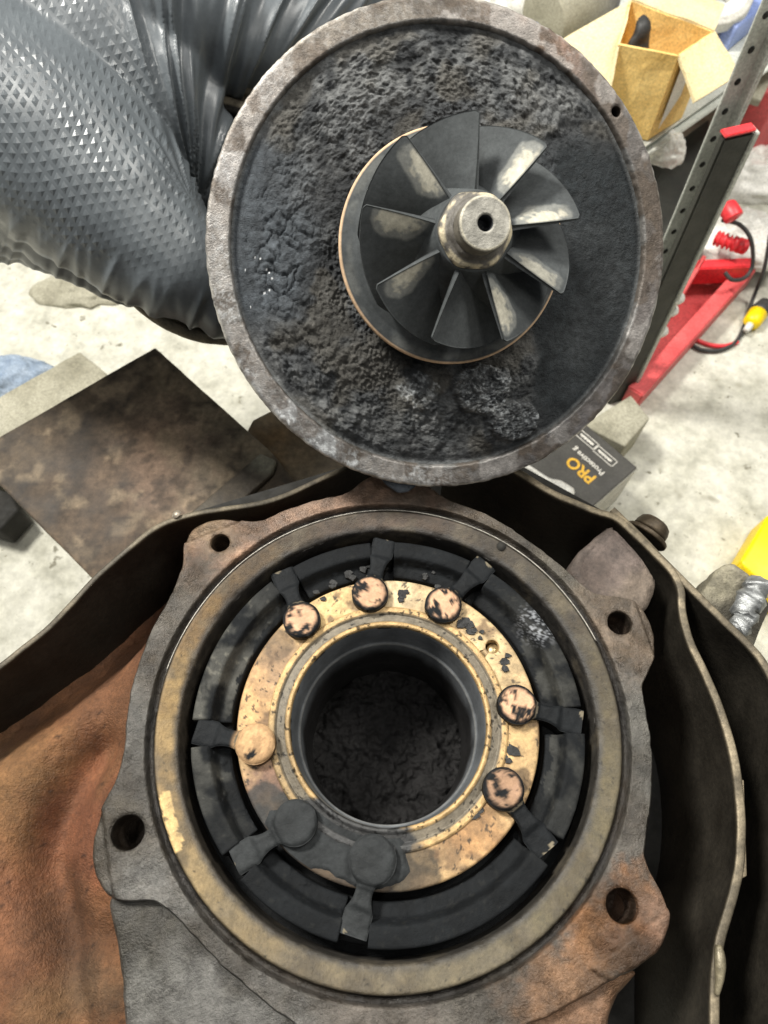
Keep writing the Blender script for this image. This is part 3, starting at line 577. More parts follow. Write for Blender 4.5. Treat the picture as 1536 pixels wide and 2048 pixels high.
# webs closing the bottom between the bands and the casting
wb = [at(x, y, -95)[:2] for x, y in [(1240,1040),(1360,1160),(1540,1340),(1590,1700),(1560,2200),(1300,2300),(1180,2000),(1240,1600),(1200,1300),(1100,1150),(880,1000),(700,900),(900,860),(1040,930)]]
bm = prism(wb, -97, -95, 0); mkbm('shield_floor', bm, MT['dark'], S, smooth=False)
wb = [at(x, y, -80)[:2] for x, y in [(-200,1470),(0,1340),(200,1170),(400,1020),(700,930),(700,1050),(420,1150),(200,1420),(-100,1700)]]
bm = prism(wb, -82, -80, 0); mkbm('shield_floor', bm, MT['dark'], S, smooth=False)
# tab and clip on the right band
bm = prism([at(x, y, -10)[:2] for x, y in [(1481,1560),(1486,1560),(1492,1752),(1482,1757)]], -26, -9, .4); mkbm('tab', bm, MT['shield'], S, colf=lambda P: np.c_[np.repeat(L(128, 116, 96)[None], len(P), 0), np.full(len(P), .5), np.full(len(P), .4)])
V, F = tube(cr([at(1437, 1890, -7), at(1440, 1925, -6.5), at(1439, 1960, -7), at(1433, 1990, -8)], 5), [1.2, 1.4, 1.7, 1.9, 2, 2, 2, 1.9, 1.7, 1.6, 1.5, 1.3, 1.2, 1.1, 1, .8][:16], 8)
mk('clip', V, F, MT['shield'], S, colf=lambda P: np.c_[np.repeat(L(120, 112, 92)[None], len(P), 0), np.full(len(P), .4), np.full(len(P), .3)])
# bolt through the two bands, washer and head
d0 = at(1292, 1072, -17); dr = np.array([.62, .72, .25]); dr /= np.linalg.norm(dr)
def axlathe(prof, n, o_, ax):
    V, F = polar(prof, n); ax = np.asarray(ax) / np.linalg.norm(ax); u = np.cross([0, 0, 1.], ax); u /= np.linalg.norm(u); w = np.cross(ax, u)
    return V[:, :1] * u + V[:, 1:2] * w + V[:, 2:3] * ax + o_, F
sc_ = lambda P: np.c_[L(74, 64, 50)[None] * (.5 + fbm(P * .15, 3, 8))[:, None] * 1.1, np.full(len(P), .5), np.full(len(P), .5)]
V, F = axlathe(dens([(3, -1), (10.5, -1), (10.8, -.6), (10.8, .8), (10.4, 1.2), (3, 1.3)], 2), 40, d0, dr); bo = mk('washer', V, F, MT['shield'], S, colf=sc_)
V, F = axlathe(dens([(8, 1), (8.6, 1.6), (8.4, 4), (7.6, 6.4), (6.2, 7.6), (.1, 8)], 1), 40, d0 + dr * 1.2, dr); mk('bolt_head', V, F, MT['shield'], S, colf=sc_)
V, F = axlathe([(2.4, 0), (2.2, 1), (1.2, 1.7), (.1, 1.9)], 16, at(354, 1030, -8), (-.5, .3, .8)); mk('rivet', V, F, MT['shield'], S, colf=lambda P: np.c_[np.repeat(L(150, 140, 126)[None], len(P), 0), np.full(len(P), .4), np.full(len(P), .5)])
# welded steel lug outside the outer band
bm = prism([at(x, y, -30)[:2] for x, y in [(1408,1188),(1440,1128),(1468,1120),(1520,1158),(1560,1200),(1536,1300),(1490,1290)]], -95, [-36, -30, -29, -31, -36, -48, -46], 4, 3); rough_up(bm, 4, 1.5, 6, 25)
lug = mkbm('welded_lug', bm, MT['cast'], S, colf=lambda P: np.c_[blobs(P, L(132, 126, 110), [(1500,1240,70,L(74,70,62),.9),(1430,1160,40,L(146,140,120),.8)], 19), np.full(len(P), .6), np.full(len(P), .2)])
wp = cr([at(x, y, -29) for x, y in [(1520,1162),(1505,1195),(1490,1215),(1488,1240),(1470,1262)]], 8); V, F = tube(wp, 4.5 + 2.5 * vn(np.c_[np.arange(len(wp)) * .5, np.zeros((len(wp), 2))]), 12); V += (np.stack([fbm(V * .3 + k, 3, k) for k in range(3)], -1) - .5) * 6
mk('weld_bead', V, F, MT['metal'], S, colf=lambda P: np.c_[np.repeat(L(150, 152, 152)[None], len(P), 0) * (.4 + 1.1 * fbm(P * .3, 3, 4))[:, None], np.full(len(P), .35), np.full(len(P), .6)])

# ================================================================== turbine core held above: back plate and turbine wheel
KD = 1.05
cd = RW @ (np.array([24.8, -104.2, 289.3]) * KD - CC); nd = np.array([.14, .186, 0]); nd[2] = -math.sqrt(1 - nd @ nd); nd = RW @ nd
ud = np.array([1, 0, 0]) - nd[0] * nd; ud /= np.linalg.norm(ud); vd = np.cross(nd, ud)
FM = Matrix.Identity(4)
for i in range(3): FM[i][0] = ud[i]; FM[i][1] = vd[i]; FM[i][2] = nd[i]; FM[i][3] = cd[i] * MM
T = thing('turbine_core', 'round sooty turbine back plate with bladed wheel, held tilted above the housing', 'turbine core', frame=FM)
def d2w(P): return cd + np.asarray(P)[:, :1] * ud + np.asarray(P)[:, 1:2] * vd + np.asarray(P)[:, 2:3] * nd
def dpx(P): return proj(d2w(P))
def pxd(px, py, z=0.):
    """pixel to the disc's own plane at local height z"""
    r = ray(px, py); t = ((cd + nd * z - CAM) @ nd) / (r @ nd); p = CAM + r * t - cd; return np.array([p @ ud, p @ vd, p @ nd])
R_ = 95 * KD; RI = 86.0 * KD
prof = dens([(RI - .8, -3.5), (RI - .5, -.6), (RI - .1, .5), (RI + .4, .9), (R_ - 1.6, .7), (R_ - .5, .3), (R_, -.6), (R_ + .1, -4), (R_ - .4, -7.5), (R_ - 4, -9), (70, -10)], .6); NN = 900; V, F = polar(prof, NN); rr = np.hypot(V[:, 0], V[:, 1]); an = np.arctan2(V[:, 1], V[:, 0])
V[:, :2] *= (1 + ((fbm(np.c_[np.cos(an) * 40, np.sin(an) * 40, V[:, 2] * .2], 4, 3) - .5) * .009 * ss(-1, 1, np.abs(rr - (RI + R_) / 2) - 3.2)))[:, None]
V[:, 2] += (fbm(V * .3, 4, 5) - .5) * .3 * (V[:, 2] > -3)
def rim_col(P):
    q = dpx(P); a = np.degrees(np.arctan2(P[:, 1], P[:, 0])) % 360
    keys = [(0, (118,108,102)), (20, (92,82,74)), (40, (104,98,94)), (52, (128,100,80)), (62, (140,98,68)), (75, (120,98,80)), (95, (112,102,88)), (120, (128,116,100)), (140, (134,124,114)), (160, (150,144,140)), (180, (126,118,108)), (200, (138,134,128)), (225, (142,142,142)), (245, (132,136,138)), (262, (120,114,108)), (285, (92,86,82)), (310, (104,98,98)), (330, (116,108,104)), (360, (118,108,102))]
    c = np.stack([np.interp((a + (fbm(P * .06, 3, 3) - .5) * 30) % 360, [k[0] for k in keys], [L(*k[1])[i] for k in keys]) for i in range(3)], -1)
    n = fbm(P * .1, 5, 5); br = ss(.50, .66, n)[:, None] * .7; c = c * (1 - br) + L(92, 80, 68) * br
    w = np.clip(np.interp(a, [0, 130, 190, 225, 250, 275, 360], [.0, .12, .35, .75, .85, .08, .0]), 0, 1); fl = ss(.48, .60, fbm(P * .9, 3, 6)) * w; c = c * (1 - fl[:, None]) + L(204, 208, 210) * fl[:, None]  # pale flecks, densest at lower left where the rim's highlight is painted in
    r = np.hypot(P[:, 0], P[:, 1]); e = ss(R_ - 1.4, R_ - .3, r) * (P[:, 2] > -1.5) * .85 * ss(.32, .5, fbm(P * .3, 3, 7)); c = c * (1 - e[:, None]) + L(200, 194, 180) * e[:, None]
    e2 = (1 - ss(RI + .1, RI + 1.0, r)) * .55; c = c * (1 - e2[:, None]) + L(120, 122, 120) * e2[:, None]
    bk = ss(-3, -6, P[:, 2])[:, None]; c = c * (1 - bk * .6)
    gg = c.mean(1)[:, None]; c = c * .6 + gg * .4
    bw = ss(.52, .56, fbm(P * .07 + 2, 5, 17))[:, None] * .6; c = c * (1 - bw) + L(84, 72, 60) * bw; sv_ = ss(.55, .60, fbm(P * .09 + 6, 5, 18)) * .5; c = c * (1 - sv_[:, None]) + L(168, 164, 160) * sv_[:, None]
    return np.c_[c * .98, .38 + .16 * n - .10 * fl, .4 + .3 * fl + .3 * sv_]
# small hole in the rim at the upper right
bm = bmesh.new(); vs = [bm.verts.new(v) for v in V]
for f in F: bm.faces.new([vs[i] for i in f])
hp_ = pxd(1231, 224); drill(bm, hp_[0], hp_[1], 2.3, 5, -2)
rim = mkbm('rim', bm, MT['metal'], T, colf=rim_col)
# dish with caked soot
NR = 170; NA = 760; rs_ = np.linspace(38, RI - .6, NR); ta = np.linspace(0, 2 * math.pi, NA, endpoint=False)
RR, AA = np.meshgrid(rs_, ta, indexing='ij'); P = np.stack([RR * np.cos(AA), RR * np.sin(AA), np.zeros_like(RR)], -1).reshape(-1, 3)
r = RR.ravel(); Z = np.interp(r, [38, 50, 60, 72, 80, 85, 88, 90], [1.5, 1.5, 0.5, -.6, -1.2, -1.9, -2.4, -1.8]) 
P[:, 2] = Z; q = dpx(P); X_, Y_ = q[:, 0], q[:, 1]
wb_ = (fbm(P * .04, 3, 8) - .5)
left = ss(640, 560, X_ + wb_ * 160) * ss(280, 330, Y_ + wb_ * 60) * ss(720, 620, Y_ + wb_ * 60)          # cracked dry cake
right = ss(1060, 1130, X_ + wb_ * 220) * ss(250, 330, Y_ + wb_ * 90) * ss(900, 780, Y_)                    # smooth film
crumb = np.clip(1 - left - right, 0, 1)
d1, d2, ci = worley(P * .22, 1); e1, e2, c2 = worley(P * .55, 2); g1, g2, c3 = worley(P * 1.0 , 3)
rim_in = ss(RI - 1, RI - 6, r)
wp2 = np.stack([fbm(P * .3 + 3 * k, 3, 140 + k) - .5 for k in range(3)], -1) * 3.5
d1, d2, ci = worley((P + wp2) * .24, 1); e1, e2, c2 = worley((P + wp2) * .56, 2); g1, g2, c3 = worley(P * 1.0, 3)
pt = ss(.38, .62, fbm(P * .045, 3, 15)); pt2 = ss(.4, .62, fbm(P * .06 + 9, 3, 16))
h = crumb * ((fbm(P * .07, 4, 1) - .5) * 4.2 + (1 - d1) * 1.9 * pt + (1 - e1) * 1.5 * (.25 + .75 * pt2) + (1 - g1) * .7 * (.4 + .6 * pt) + (fbm(P * .6, 3, 2) - .5) * 1.3)
cp = P + np.stack([fbm(P * .16 + k, 4, 40 + k) - .5 for k in range(3)], -1) * 9
k1, k2, kc = worley(cp * .17, 7); m1, m2, mc = worley(cp * .34, 8)
inner = ss(RI + 1, RI - 22, r); ck = ss(.42, .56, fbm(P * .06, 3, 19))
h += left * (1.2 + inner * ((1 - k1) ** 1.0 * 2.2 * (.4 + .6 * kc) + (1 - m1) * .9 - ss(.16, .0, k2 - k1) * 1.0 * ck) + (fbm(P * .3, 3, 4) - .5) * .8)
h += right * ((fbm(P * .05, 4, 6) - .5) * 2.2 + (fbm(P * .35, 4, 6) - .5) * .7)
# caked lump, lower right of the wheel
lq = np.hypot((X_ - 960) / 62, (Y_ - 775) / 52); l2 = np.hypot((X_ - 1020) / 58, (Y_ - 840) / 44); lump = np.minimum(lq, l2) + (fbm(P * .2, 4, 22) - .5) * .55
LM = 1 - ss(.8, 1.0, lump); h += LM * (5.0 + (fbm(P * .25, 4, 23) - .5) * 4.0 + (1 - g1) * 1.2)
l3 = np.hypot((X_ - 835) / 48, (Y_ - 780) / 44) + (fbm(P * .2, 4, 24) - .5) * .5; L3 = 1 - ss(.75, 1.0, l3); h += L3 * 1.3
P[:, 2] += h * (.25 + .75 * rim_in)
HH = h.copy()
def dish_col(Q):
    n = fbm(Q * .05, 4, 12); nn = fbm(Q * .25, 4, 13); c = L(62, 64, 66)[None] * (.65 + .7 * nn)[:, None]
    ash = ss(.44, .66, n + (nn - .5) * .5) * crumb * .6; c = c * (1 - ash[:, None]) + L(108, 109, 109) * ash[:, None]
    ba = (np.exp(-((Y_ - 150 - .0006 * (X_ - 850) ** 2) / 40) ** 2) + np.exp(-((Y_ - 835 + .0009 * (X_ - 800) ** 2) / 40) ** 2)) * crumb * .45 * ss(.3, .6, nn); c = c * (1 - ba[:, None]) + L(122, 123, 122) * ba[:, None]
    lt = left * .9; c = c * (1 - lt[:, None]) + (L(70, 75, 80)[None] * (.85 + .3 * nn)[:, None]) * lt[:, None]
    br = ss(.55, .66, fbm(Q * .06, 3, 29))[:, None] * crumb[:, None] * .5; c = c * (1 - br) + L(92, 88, 80) * br
    rt = right * .95; film = ss(.35, .7, fbm(Q * .03 + 3, 4, 31)); c = c * (1 - rt[:, None]) + (L(46, 51, 54)[None] * (1 - film[:, None]) + L(78, 82, 84)[None] * film[:, None]) * rt[:, None]
    dk = np.exp(-((X_ - 1185) / 60) ** 2 - ((Y_ - 560) / 110) ** 2)[:, None] * .6; c = c * (1 - dk) + L(34, 37, 39) * dk  # wheel's cast shadow on the right of the dish, darkened in the colour
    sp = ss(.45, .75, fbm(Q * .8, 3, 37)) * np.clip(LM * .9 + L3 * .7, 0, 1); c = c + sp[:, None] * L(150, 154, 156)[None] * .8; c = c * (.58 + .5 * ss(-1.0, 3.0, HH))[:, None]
    fl = ((np.hypot(X_ - 490, Y_ - 570) < 60) & (fbm(Q * .9, 2, 39) > .80))[:, None]; c = np.where(fl, L(220, 222, 224), c)
    eg = ss(RI - 2.4, RI - .8, r)[:, None] * .5; c = c * (1 - eg) + L(110, 112, 112) * eg
    return np.c_[c, .74 - .3 * sp - .12 * right, np.zeros(len(Q))]
mk('soot_cake', P, gridf(NR, NA), MT['soot'], T, colf=dish_col)['label'] = 'black cracked soot caked over the inside of the plate'
# bearing housing behind
V, F = polar(dens([(R_ - 8, -7), (84, -10), (70, -16), (62, -30), (58, -50), (62, -62), (62, -74), (52, -80), (46, -110), (52, -130), (52, -142), (10, -142)], 4), 120)
mk('bearing_housing', V, F, MT['cast'], T, colf=lambda P: np.c_[L(60, 56, 50)[None] * (.5 + fbm(P * .06, 4, 3))[:, None], np.full(len(P), .7), np.full(len(P), .2)])
# dark bracket below the plate resting on the housing
bk = [pxd(x, y, -9) for x, y in [(752,944),(830,950),(832,972),(815,984),(796,986),(772,970)]]
bm = prism([b[:2] for b in bk], -15, -8.0, .6); mkbm('bracket', bm, MT['metal'], T, smooth=False, colf=lambda P: np.c_[L(78, 84, 92)[None] * (.5 + fbm(P * .4, 3, 3))[:, None], np.full(len(P), .4), np.full(len(P), .4)])

# turbine wheel
W = bpy.data.objects.new('turbine_wheel', None); COL.objects.link(W); W.parent = T; W.empty_display_size = .01; OFF[W] = np.zeros(3)
wc = pxd(907, 494, 16); wx, wy = wc[0], wc[1]; WR = 44.2 * KD; Z0 = 15.0; ZT = 50.0
W['label'] = 'nine bladed grey turbine wheel with polished pale blade tips'
grey = L(72, 75, 76)
def wpt(r, t, z): return np.stack([wx + r * np.cos(t), wy + r * np.sin(t), z], -1)
prof = dens([(30, 6), (WR - 1.5, Z0 - 4), (WR - .3, Z0 - 3.4), (WR, Z0 - 2.6), (WR, Z0 - .4), (WR - .5, Z0 + .3), (WR - 2.5, Z0 + .8), (WR - 5.5, Z0 + 1.5), (WR - 10, Z0 + 4.2), (WR - 16, Z0 + 8.6), (WR - 22, Z0 + 14.5), (WR - 27, Z0 + 21), (16, 43), (14.6, 47), (14, 48.5), (8, 48.5)], .7); V, F = polar(prof, 300); V[:, 0] += wx; V[:, 1] += wy
def hub_col(P):
    r = np.hypot(P[:, 0] - wx, P[:, 1] - wy); n = fbm(P * .15, 4, 5); c = grey[None] * (.8 + .4 * n)[:, None]
    e = (ss(WR - 1.0, WR - .4, r) * (P[:, 2] > Z0 - 3.6) * (P[:, 2] < Z0 + .6))[:, None] * .9; c = c * (1 - e) + L(214, 182, 148) * e
    d = (ss(WR - 6, WR - 3, r) * (1 - ss(WR - 1.6, WR - .9, r)))[:, None] * .3 * ss(.4, .6, n)[:, None]; c = c * (1 - d) + L(130, 130, 124) * d
    return np.c_[c, .7 - .1 * n, 0 * n]
mk('hub', V, F, MT['blade'], W, colf=hub_col)
def blade(k):
    th0 = math.radians(90 + 40 * k - 3); nm, nsn = 84, 46; wrap = math.radians(60); m = np.linspace(0, 1, nm)     # m 0 exducer (top) -> 1 inducer (outer rim)
    zt = np.interp(m, [0, .3, .6, .85, 1], [47, 38, 29, 23, 20]) ; zb = Z0 + 2
    hub_r = np.interp(m, [0, .2, .4, .6, .8, 1], [13.0, 14.5, 17.5, 22, 28, 36]); hub_z = np.interp(m, [0, .2, .4, .6, .8, 1], [47, 42, 35, 28, 22, 17.5])
    sh_r = np.interp(m, [0, .03, .3, .6, .8, 1], [38.6, 39.6, 39.6, 39.2, 38.9, 38.8]) * KD * .985; sh_z = np.interp(m, [0, .3, .6, .8, 1], [46.5, 40, 33, 28.5, 25])
    s = np.linspace(0, 1, nsn); r = hub_r[:, None] * (1 - s) + sh_r[:, None] * s; z = hub_z[:, None] * (1 - s) + sh_z[:, None] * s
    zz = np.clip((z - 18) / 29, 0, 1); t = th0 + wrap * (1 - zz ** 1.25) + .0 * s
    p = wpt(r, t, z); du = np.gradient(p, axis=0); dv = np.gradient(p, axis=1); nr = np.cross(du, dv); nr /= np.linalg.norm(nr, axis=-1)[..., None] + 1e-9
    tk = (2.0 - 1.1 * s)[None, :, None] * np.interp(m, [0, .12, .6, 1], [.7, .95, 1, .6])[:, None, None] * .75
    A = (p + nr * tk).reshape(-1, 3); B = (p - nr * tk).reshape(-1, 3); n = nm * nsn; F = gridf(nm, nsn, False).tolist(); F += [[n + i for i in f[::-1]] for f in gridf(nm, nsn, False).tolist()]
    lp = [i * nsn for i in range(nm)] + [(nm - 1) * nsn + j for j in range(1, nsn)] + [i * nsn + nsn - 1 for i in range(nm - 2, -1, -1)] + [j for j in range(nsn - 2, 0, -1)]
    for i in range(len(lp)): a, b = lp[i], lp[(i + 1) % len(lp)]; F.append([b, a, n + a, n + b])
    Mg = np.tile(np.repeat(m, nsn), 2); Sg = np.tile(np.tile(s, nm), 2); V = np.vstack([A, B])
    pale = {0: 0., 5: 0., 6: .95, 7: .9, 8: .9}.get(k, 1.0); pale = [0, 1, 1, 1, 0, 1, .5, 1, 1][k]
    def col(P):
        nn = fbm(P * .13 + k * 5, 4, 50 + k); nf = fbm(P * .6, 4, 61); c = grey[None] * (.82 + .36 * nn)[:, None]
        wd = .21 + .09 * vn(np.c_[Sg * 3, Sg * 0 + k, Sg * 0], 3); dd = np.maximum(np.abs(Sg - .54) / .44, Mg / wd); dd = (np.abs((Sg - .52) / .43) ** 3 + (Mg / wd) ** 3) ** (1 / 3.) + (nn - .5) * .45
        em = ss(.005, .02, Mg); w = (1 - ss(.86, .99, dd)) * pale * em * .85; core = (1 - ss(.5, .76, dd + (nf - .5) * .7)) * pale * em
        c = c * (1 - w[:, None]) + L(126, 127, 123) * w[:, None]; c = c * (1 - core[:, None] * .8) + (L(192, 187, 170)[None] * (.75 + .5 * nf)[:, None]) * core[:, None] * .8
        rg = core * (nf - .5)
        return np.c_[c, .74 - .1 * core, 0 * core]
    return mk('blade', V, F, MT['blade'], W, colf=col)
for k in range(9): blade([0, 1, 2, 3, 4, 5, 6, 7, 8][k])
# nut and shaft end
prof = dens([(8, 46), (13.2, 47.5), (13.5, 49), (13.0, 50.6), (12.0, 51.4), (10.8, 52), (10.2, 53.5), (9.2, 54.5)], .5); V, F = polar(prof, 90); ang = np.arctan2(V[:, 1], V[:, 0]); V[:, :2] *= (1 + .03 * np.cos(6 * ang))[:, None]; V += np.array([wx, wy, 0]) 
def nut_col(P):
    r = np.hypot(P[:, 0] - wx, P[:, 1] - wy); n = fbm(P * .35, 4, 8); c = L(104, 100, 94)[None] * (.5 + .8 * n)[:, None]; e = ss(.45, .6, n)[:, None] * ss(11.4, 12.2, r)[:, None]; c = c * (1 - e) + L(196, 184, 156) * e
    return np.c_[c, .55 + .1 * n, .12 + 0 * n]
V[:, 2] += (fbm(V * .4, 3, 9) - .5) * .8; mk('collar', V, F, MT['metal'], W, colf=nut_col)
prof = dens([(9.4, 50), (9.3, 61.6), (9.1, 62.4), (8.6, 62.7), (3.2, 62.9), (2.8, 62.5), (2.6, 61.5), (2.4, 56), (.1, 55)], .4); V, F = polar(prof, 90); V += np.array([wx, wy, 0])
def nut2(P):
    r = np.hypot(P[:, 0] - wx, P[:, 1] - wy); n = fbm(P * .35 + 4, 4, 8); c = L(140, 134, 122)[None] * (.65 + .6 * n)[:, None]
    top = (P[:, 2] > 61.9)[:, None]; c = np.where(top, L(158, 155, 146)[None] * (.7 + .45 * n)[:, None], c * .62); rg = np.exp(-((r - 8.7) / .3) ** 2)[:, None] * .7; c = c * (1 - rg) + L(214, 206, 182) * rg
    hd = ((r < 3) & (P[:, 2] < 62.2))[:, None]; c = np.where(hd, L(60, 62, 66), c)
    return np.c_[c, .5 + .15 * n, .15 + 0 * n]
mk('shaft_end', V, F, MT['metal'], W, colf=nut2)
# second flange of the core, seen under the glove
fc = atd(443, 430, 415); ax = CAM - fc; ax /= np.linalg.norm(ax); ax = ax + np.array([.1, .1, .1]); ax /= np.linalg.norm(ax)
V, F = axlathe(dens([(40, -14), (64, -14), (72, -12), (74, -9), (74, -3), (72.5, -1.4), (69, -1), (67.5, -2), (66.5, -5), (65, -5.5), (63.5, -3), (63, -.5), (60, 0), (56, -2), (55, -30), (.1, -32)], 2), 160, fc, ax); V += (np.stack([fbm(V * .25 + k, 3, k) for k in range(3)], -1) - .5) * .8
Vl = (V - cd) @ np.array([ud, vd, nd]).T
mk('compressor_flange', Vl, F, MT['cast'], T, colf=lambda P: np.c_[np.where((np.linalg.norm(P - Vl.mean(0), axis=1) < 61)[:, None], L(40, 38, 34), L(124, 116, 100))* (.6 + .7 * fbm(P * .1, 4, 3))[:, None], np.full(len(P), .6), np.full(len(P), .3)])

# ================================================================== gloved hand holding the core
def capsules(chains):
    vf = []
    for ch in chains:
        p = np.array([atd(c[0], c[1], c[2]) for c in ch]); rr_ = np.array([c[3] for c in ch], float)
        pp = cr(np.c_[p, rr_], 7); V, F = tube(pp[:, :3], pp[:, 3], 28); vf.append((V, F))
        for e in (0, -1):
            U, G = polar([(pp[e, 3] * math.cos(b), pp[e, 3] * math.sin(b)) for b in np.linspace(-1.55, 1.55, 13)], 24); vf.append((U + pp[e, :3], G.tolist()))
    return join(*vf)
V, F = capsules([
    [(-420,60,430,72),(-150,150,400,68),(40,235,386,60),(175,350,378,50),(300,480,378,37),(392,560,384,26),(470,610,405,21),(560,640,440,18)],      # palm into index finger
    [(-330,-260,430,76),(-80,-150,410,72),(140,-60,398,60),(310,10,392,50),(430,50,396,38),(520,55,402,29),(610,40,412,24),(720,-20,425,20)],        # thumb side
    [(100,60,398,62),(220,140,396,54),(310,220,400,44),(368,300,410,30),(392,350,420,22)],
    [(-150,150,400,68),(60,330,410,50),(200,470,425,34),(340,560,450,22),(470,560,490,19)],
    [(-150,200,410,60),(20,380,430,40),(160,480,455,26),(320,520,490,19)],
    [(-150,240,420,50),(0,420,445,32),(140,470,480,20),(280,480,510,16)]])
me = bpy.data.meshes.new('gloved_hand'); me.from_pydata((V * MM).tolist(), [], [tuple(map(int, f)) for f in F]); me.update()
ho = bpy.data.objects.new('gloved_hand', me); COL.objects.link(ho)
md = ho.modifiers.new('r', 'REMESH'); md.mode = 'VOXEL'; md.voxel_size = .0011
ms = ho.modifiers.new('s', 'SMOOTH'); ms.iterations = 45; ms.factor = .6
dg = bpy.context.evaluated_depsgraph_get(); me2 = bpy.data.meshes.new_from_object(ho.evaluated_get(dg)); bpy.data.objects.remove(ho)
n = len(me2.vertices); co = np.empty(n * 3, np.float32); me2.vertices.foreach_get('co', co); co = co.reshape(-1, 3).astype(float) / MM
no = np.empty(n * 3, np.float32); me2.vertices.foreach_get('normal', no); no = no.reshape(-1, 3).astype(float)
q = proj(co); X_, Y_ = q[:, 0], q[:, 1]
# embossed pyramids over the palm side
a1 = math.radians(62); e1v = XA * 0; 
wob = (fbm(co * .008, 3, 3) - .5) * 110
U = ((X_ + wob) * math.cos(math.radians(24)) + (Y_) * math.sin(math.radians(24))) / 19.5; Vv = (-(X_) * math.sin(math.radians(50)) + (Y_ + wob) * math.cos(math.radians(50))) / 20.5
fu = np.abs(U - np.round(U)); fv = np.abs(Vv - np.round(Vv)); pyr = np.clip(1 - 2.3 * np.maximum(fu, fv), 0, 1)
strch = ss(140, 40, Y_ + (X_ - 200) * .15); line = np.clip(1 - 2.3 * fu, 0, 1)
lob = ss(60, -50, X_ - 300 - (Y_ - 150) * .30)                     # textured side of the hand
bot = ss(60, 10, Y_ - (430 + .42 * (X_ - 60)) + (fbm(co * .03, 3, 9) - .5) * 60)
hgt = (pyr * (1 - strch * .6) + line * strch * .6) * .0 * lob * bot
# stretched folds running into the crook of the thumb
ph = np.arctan2(Y_ - 420, X_ - 392); rho = np.hypot(Y_ - 420, X_ - 392)
fold = vn(np.c_[ph * 14 + (fbm(co * .02, 2, 5) - .5) * .9, rho * .0022, rho * 0], 12); f2 = vn(np.c_[ph * 24, rho * .004, rho * 0], 13)
up = ss(-70, 60, X_ - 300 - (Y_ - 150) * .30) * ss(430, 300, Y_)
hgt += up * ((np.abs(fold - .5) * -14 + 3.2) + (f2 - .5) * 3.4)
# bunched folds along the lower edge
bx = vn(np.c_[X_ / 34 + Y_ / 90, Y_ / 170, X_ * 0], 15); low = ss(-10, 60, Y_ - (430 + .42 * (X_ - 60))); hgt += low * ((np.abs(bx - .5) * -7.5) + 1.6 + (vn(np.c_[X_ / 13, Y_ / 90, X_ * 0], 16) - .5) * 1.2)
hgt += (fbm(co * .03, 3, 17) - .5) * 3
co2 = co + no * hgt[:, None]; me2.vertices.foreach_set('co', co2.astype(np.float32).ravel())
base_h = np.array([co2[:, 0].mean(), co2[:, 1].mean(), co2[:, 2].min()])
for mt_ in list(me2.materials): pass
ga_ = me2.attributes.new('grip', 'FLOAT_VECTOR', 'POINT'); ga_.data.foreach_set('vector', np.c_[U, Vv, lob * bot * (1 - .5 * strch) * (.15 + 1.2 * ss(.3, .62, fbm(co * .02 + 4, 3, 23)))].astype(np.float32).ravel())
me2.materials.clear(); G = thing('gloved_hand', 'hand in a shiny grey glove with embossed diamonds, gripping the turbine core', 'gloved hand', base_h)
fin('glove', me2, MT['glove'], G, off=base_h)

# ================================================================== things on the floor around
def block(name, label, cat, poly, z0, z1, mat, bev=1.5, rough=None, colf=None, group=None):
    bm = prism([p[:2] for p in poly], z0, z1, bev, 2)
    if rough: rough_up(bm, *rough)
    o = mkbm(name, bm, mat, None, colf=colf, off=np.array([poly[0][0], poly[0][1], z0]), smooth=True)
    o.location = Vector((poly[0][0], poly[0][1], z0)) * MM
    return tag(o, label, cat, group)
def poly(pts, z): return [at(x, y, z) for x, y in pts]
pz = -152.
def slab_col(P):
    c = blobs(P, L(96, 84, 68), [(200,850,230,L(82,70,56),.9),(300,740,110,L(86,74,58),.8),(420,860,130,L(140,126,102),.75),(300,970,110,L(118,98,84),.6),(480,880,80,L(146,136,114),.7),(230,1080,120,L(80,66,52),.8),(90,960,100,L(66,56,46),.6),(420,930,60,L(120,112,96),.6),(424,885,14,L(40,36,32),.9),(350,900,90,L(128,104,88),.5),(470,820,60,L(120,108,88),.6),(150,1000,60,L(72,60,50),.6)], 101, edge=.9)
    sc1 = ss(.5, .62, fbm(P * .03, 5, 8))[:, None] * .5; c = c * (1 - sc1) + L(58, 48, 38) * sc1; sc2 = ss(.56, .64, fbm(P * .05 + 7, 5, 9))[:, None] * .5; c = c * (1 - sc2) + L(138, 122, 100) * sc2; sc3 = ss(.60, .64, fbm(P * .11 + 3, 4, 19))[:, None] * .6; c = c * (1 - sc3) + L(50, 42, 34) * sc3
    sd = (P[:, 2] < pz - 2.2)[:, None]; c = np.where(sd, L(172, 166, 148), c)
    n = fbm(P * .08, 4, 5); return np.c_[c * (.75 + .5 * n)[:, None], .6 + .2 * n, np.full(len(P), .1)]
T_, L_ = (310, 694), (-62, 908)
block('steel_plate', 'large dark brown oxidised square plate beside the heat shield', 'metal plate', poly([T_, L_, (190, 1162), (420, 1330), (700, 1100), (545, 905)], pz), pz - 16, pz, MT['plate'], 1.5, (5, 1.0, 16, 3), slab_col)
block('steel_plate', 'brown plate behind the shield, partly under the sooty turbine plate', 'metal plate', poly([(505,840),(640,770),(900,930),(760,1120),(560,1180),(420,1000)], pz - 17), pz - 38, pz - 17, MT['plate'], 1.5, (6, 1.0, 16, 4),
      lambda P: np.c_[blobs(P, L(112, 100, 80), [(560,900,60,L(124,98,64),.8),(620,930,70,L(120,108,88),.7)], 103), np.full(len(P), .65), np.full(len(P), .1)])
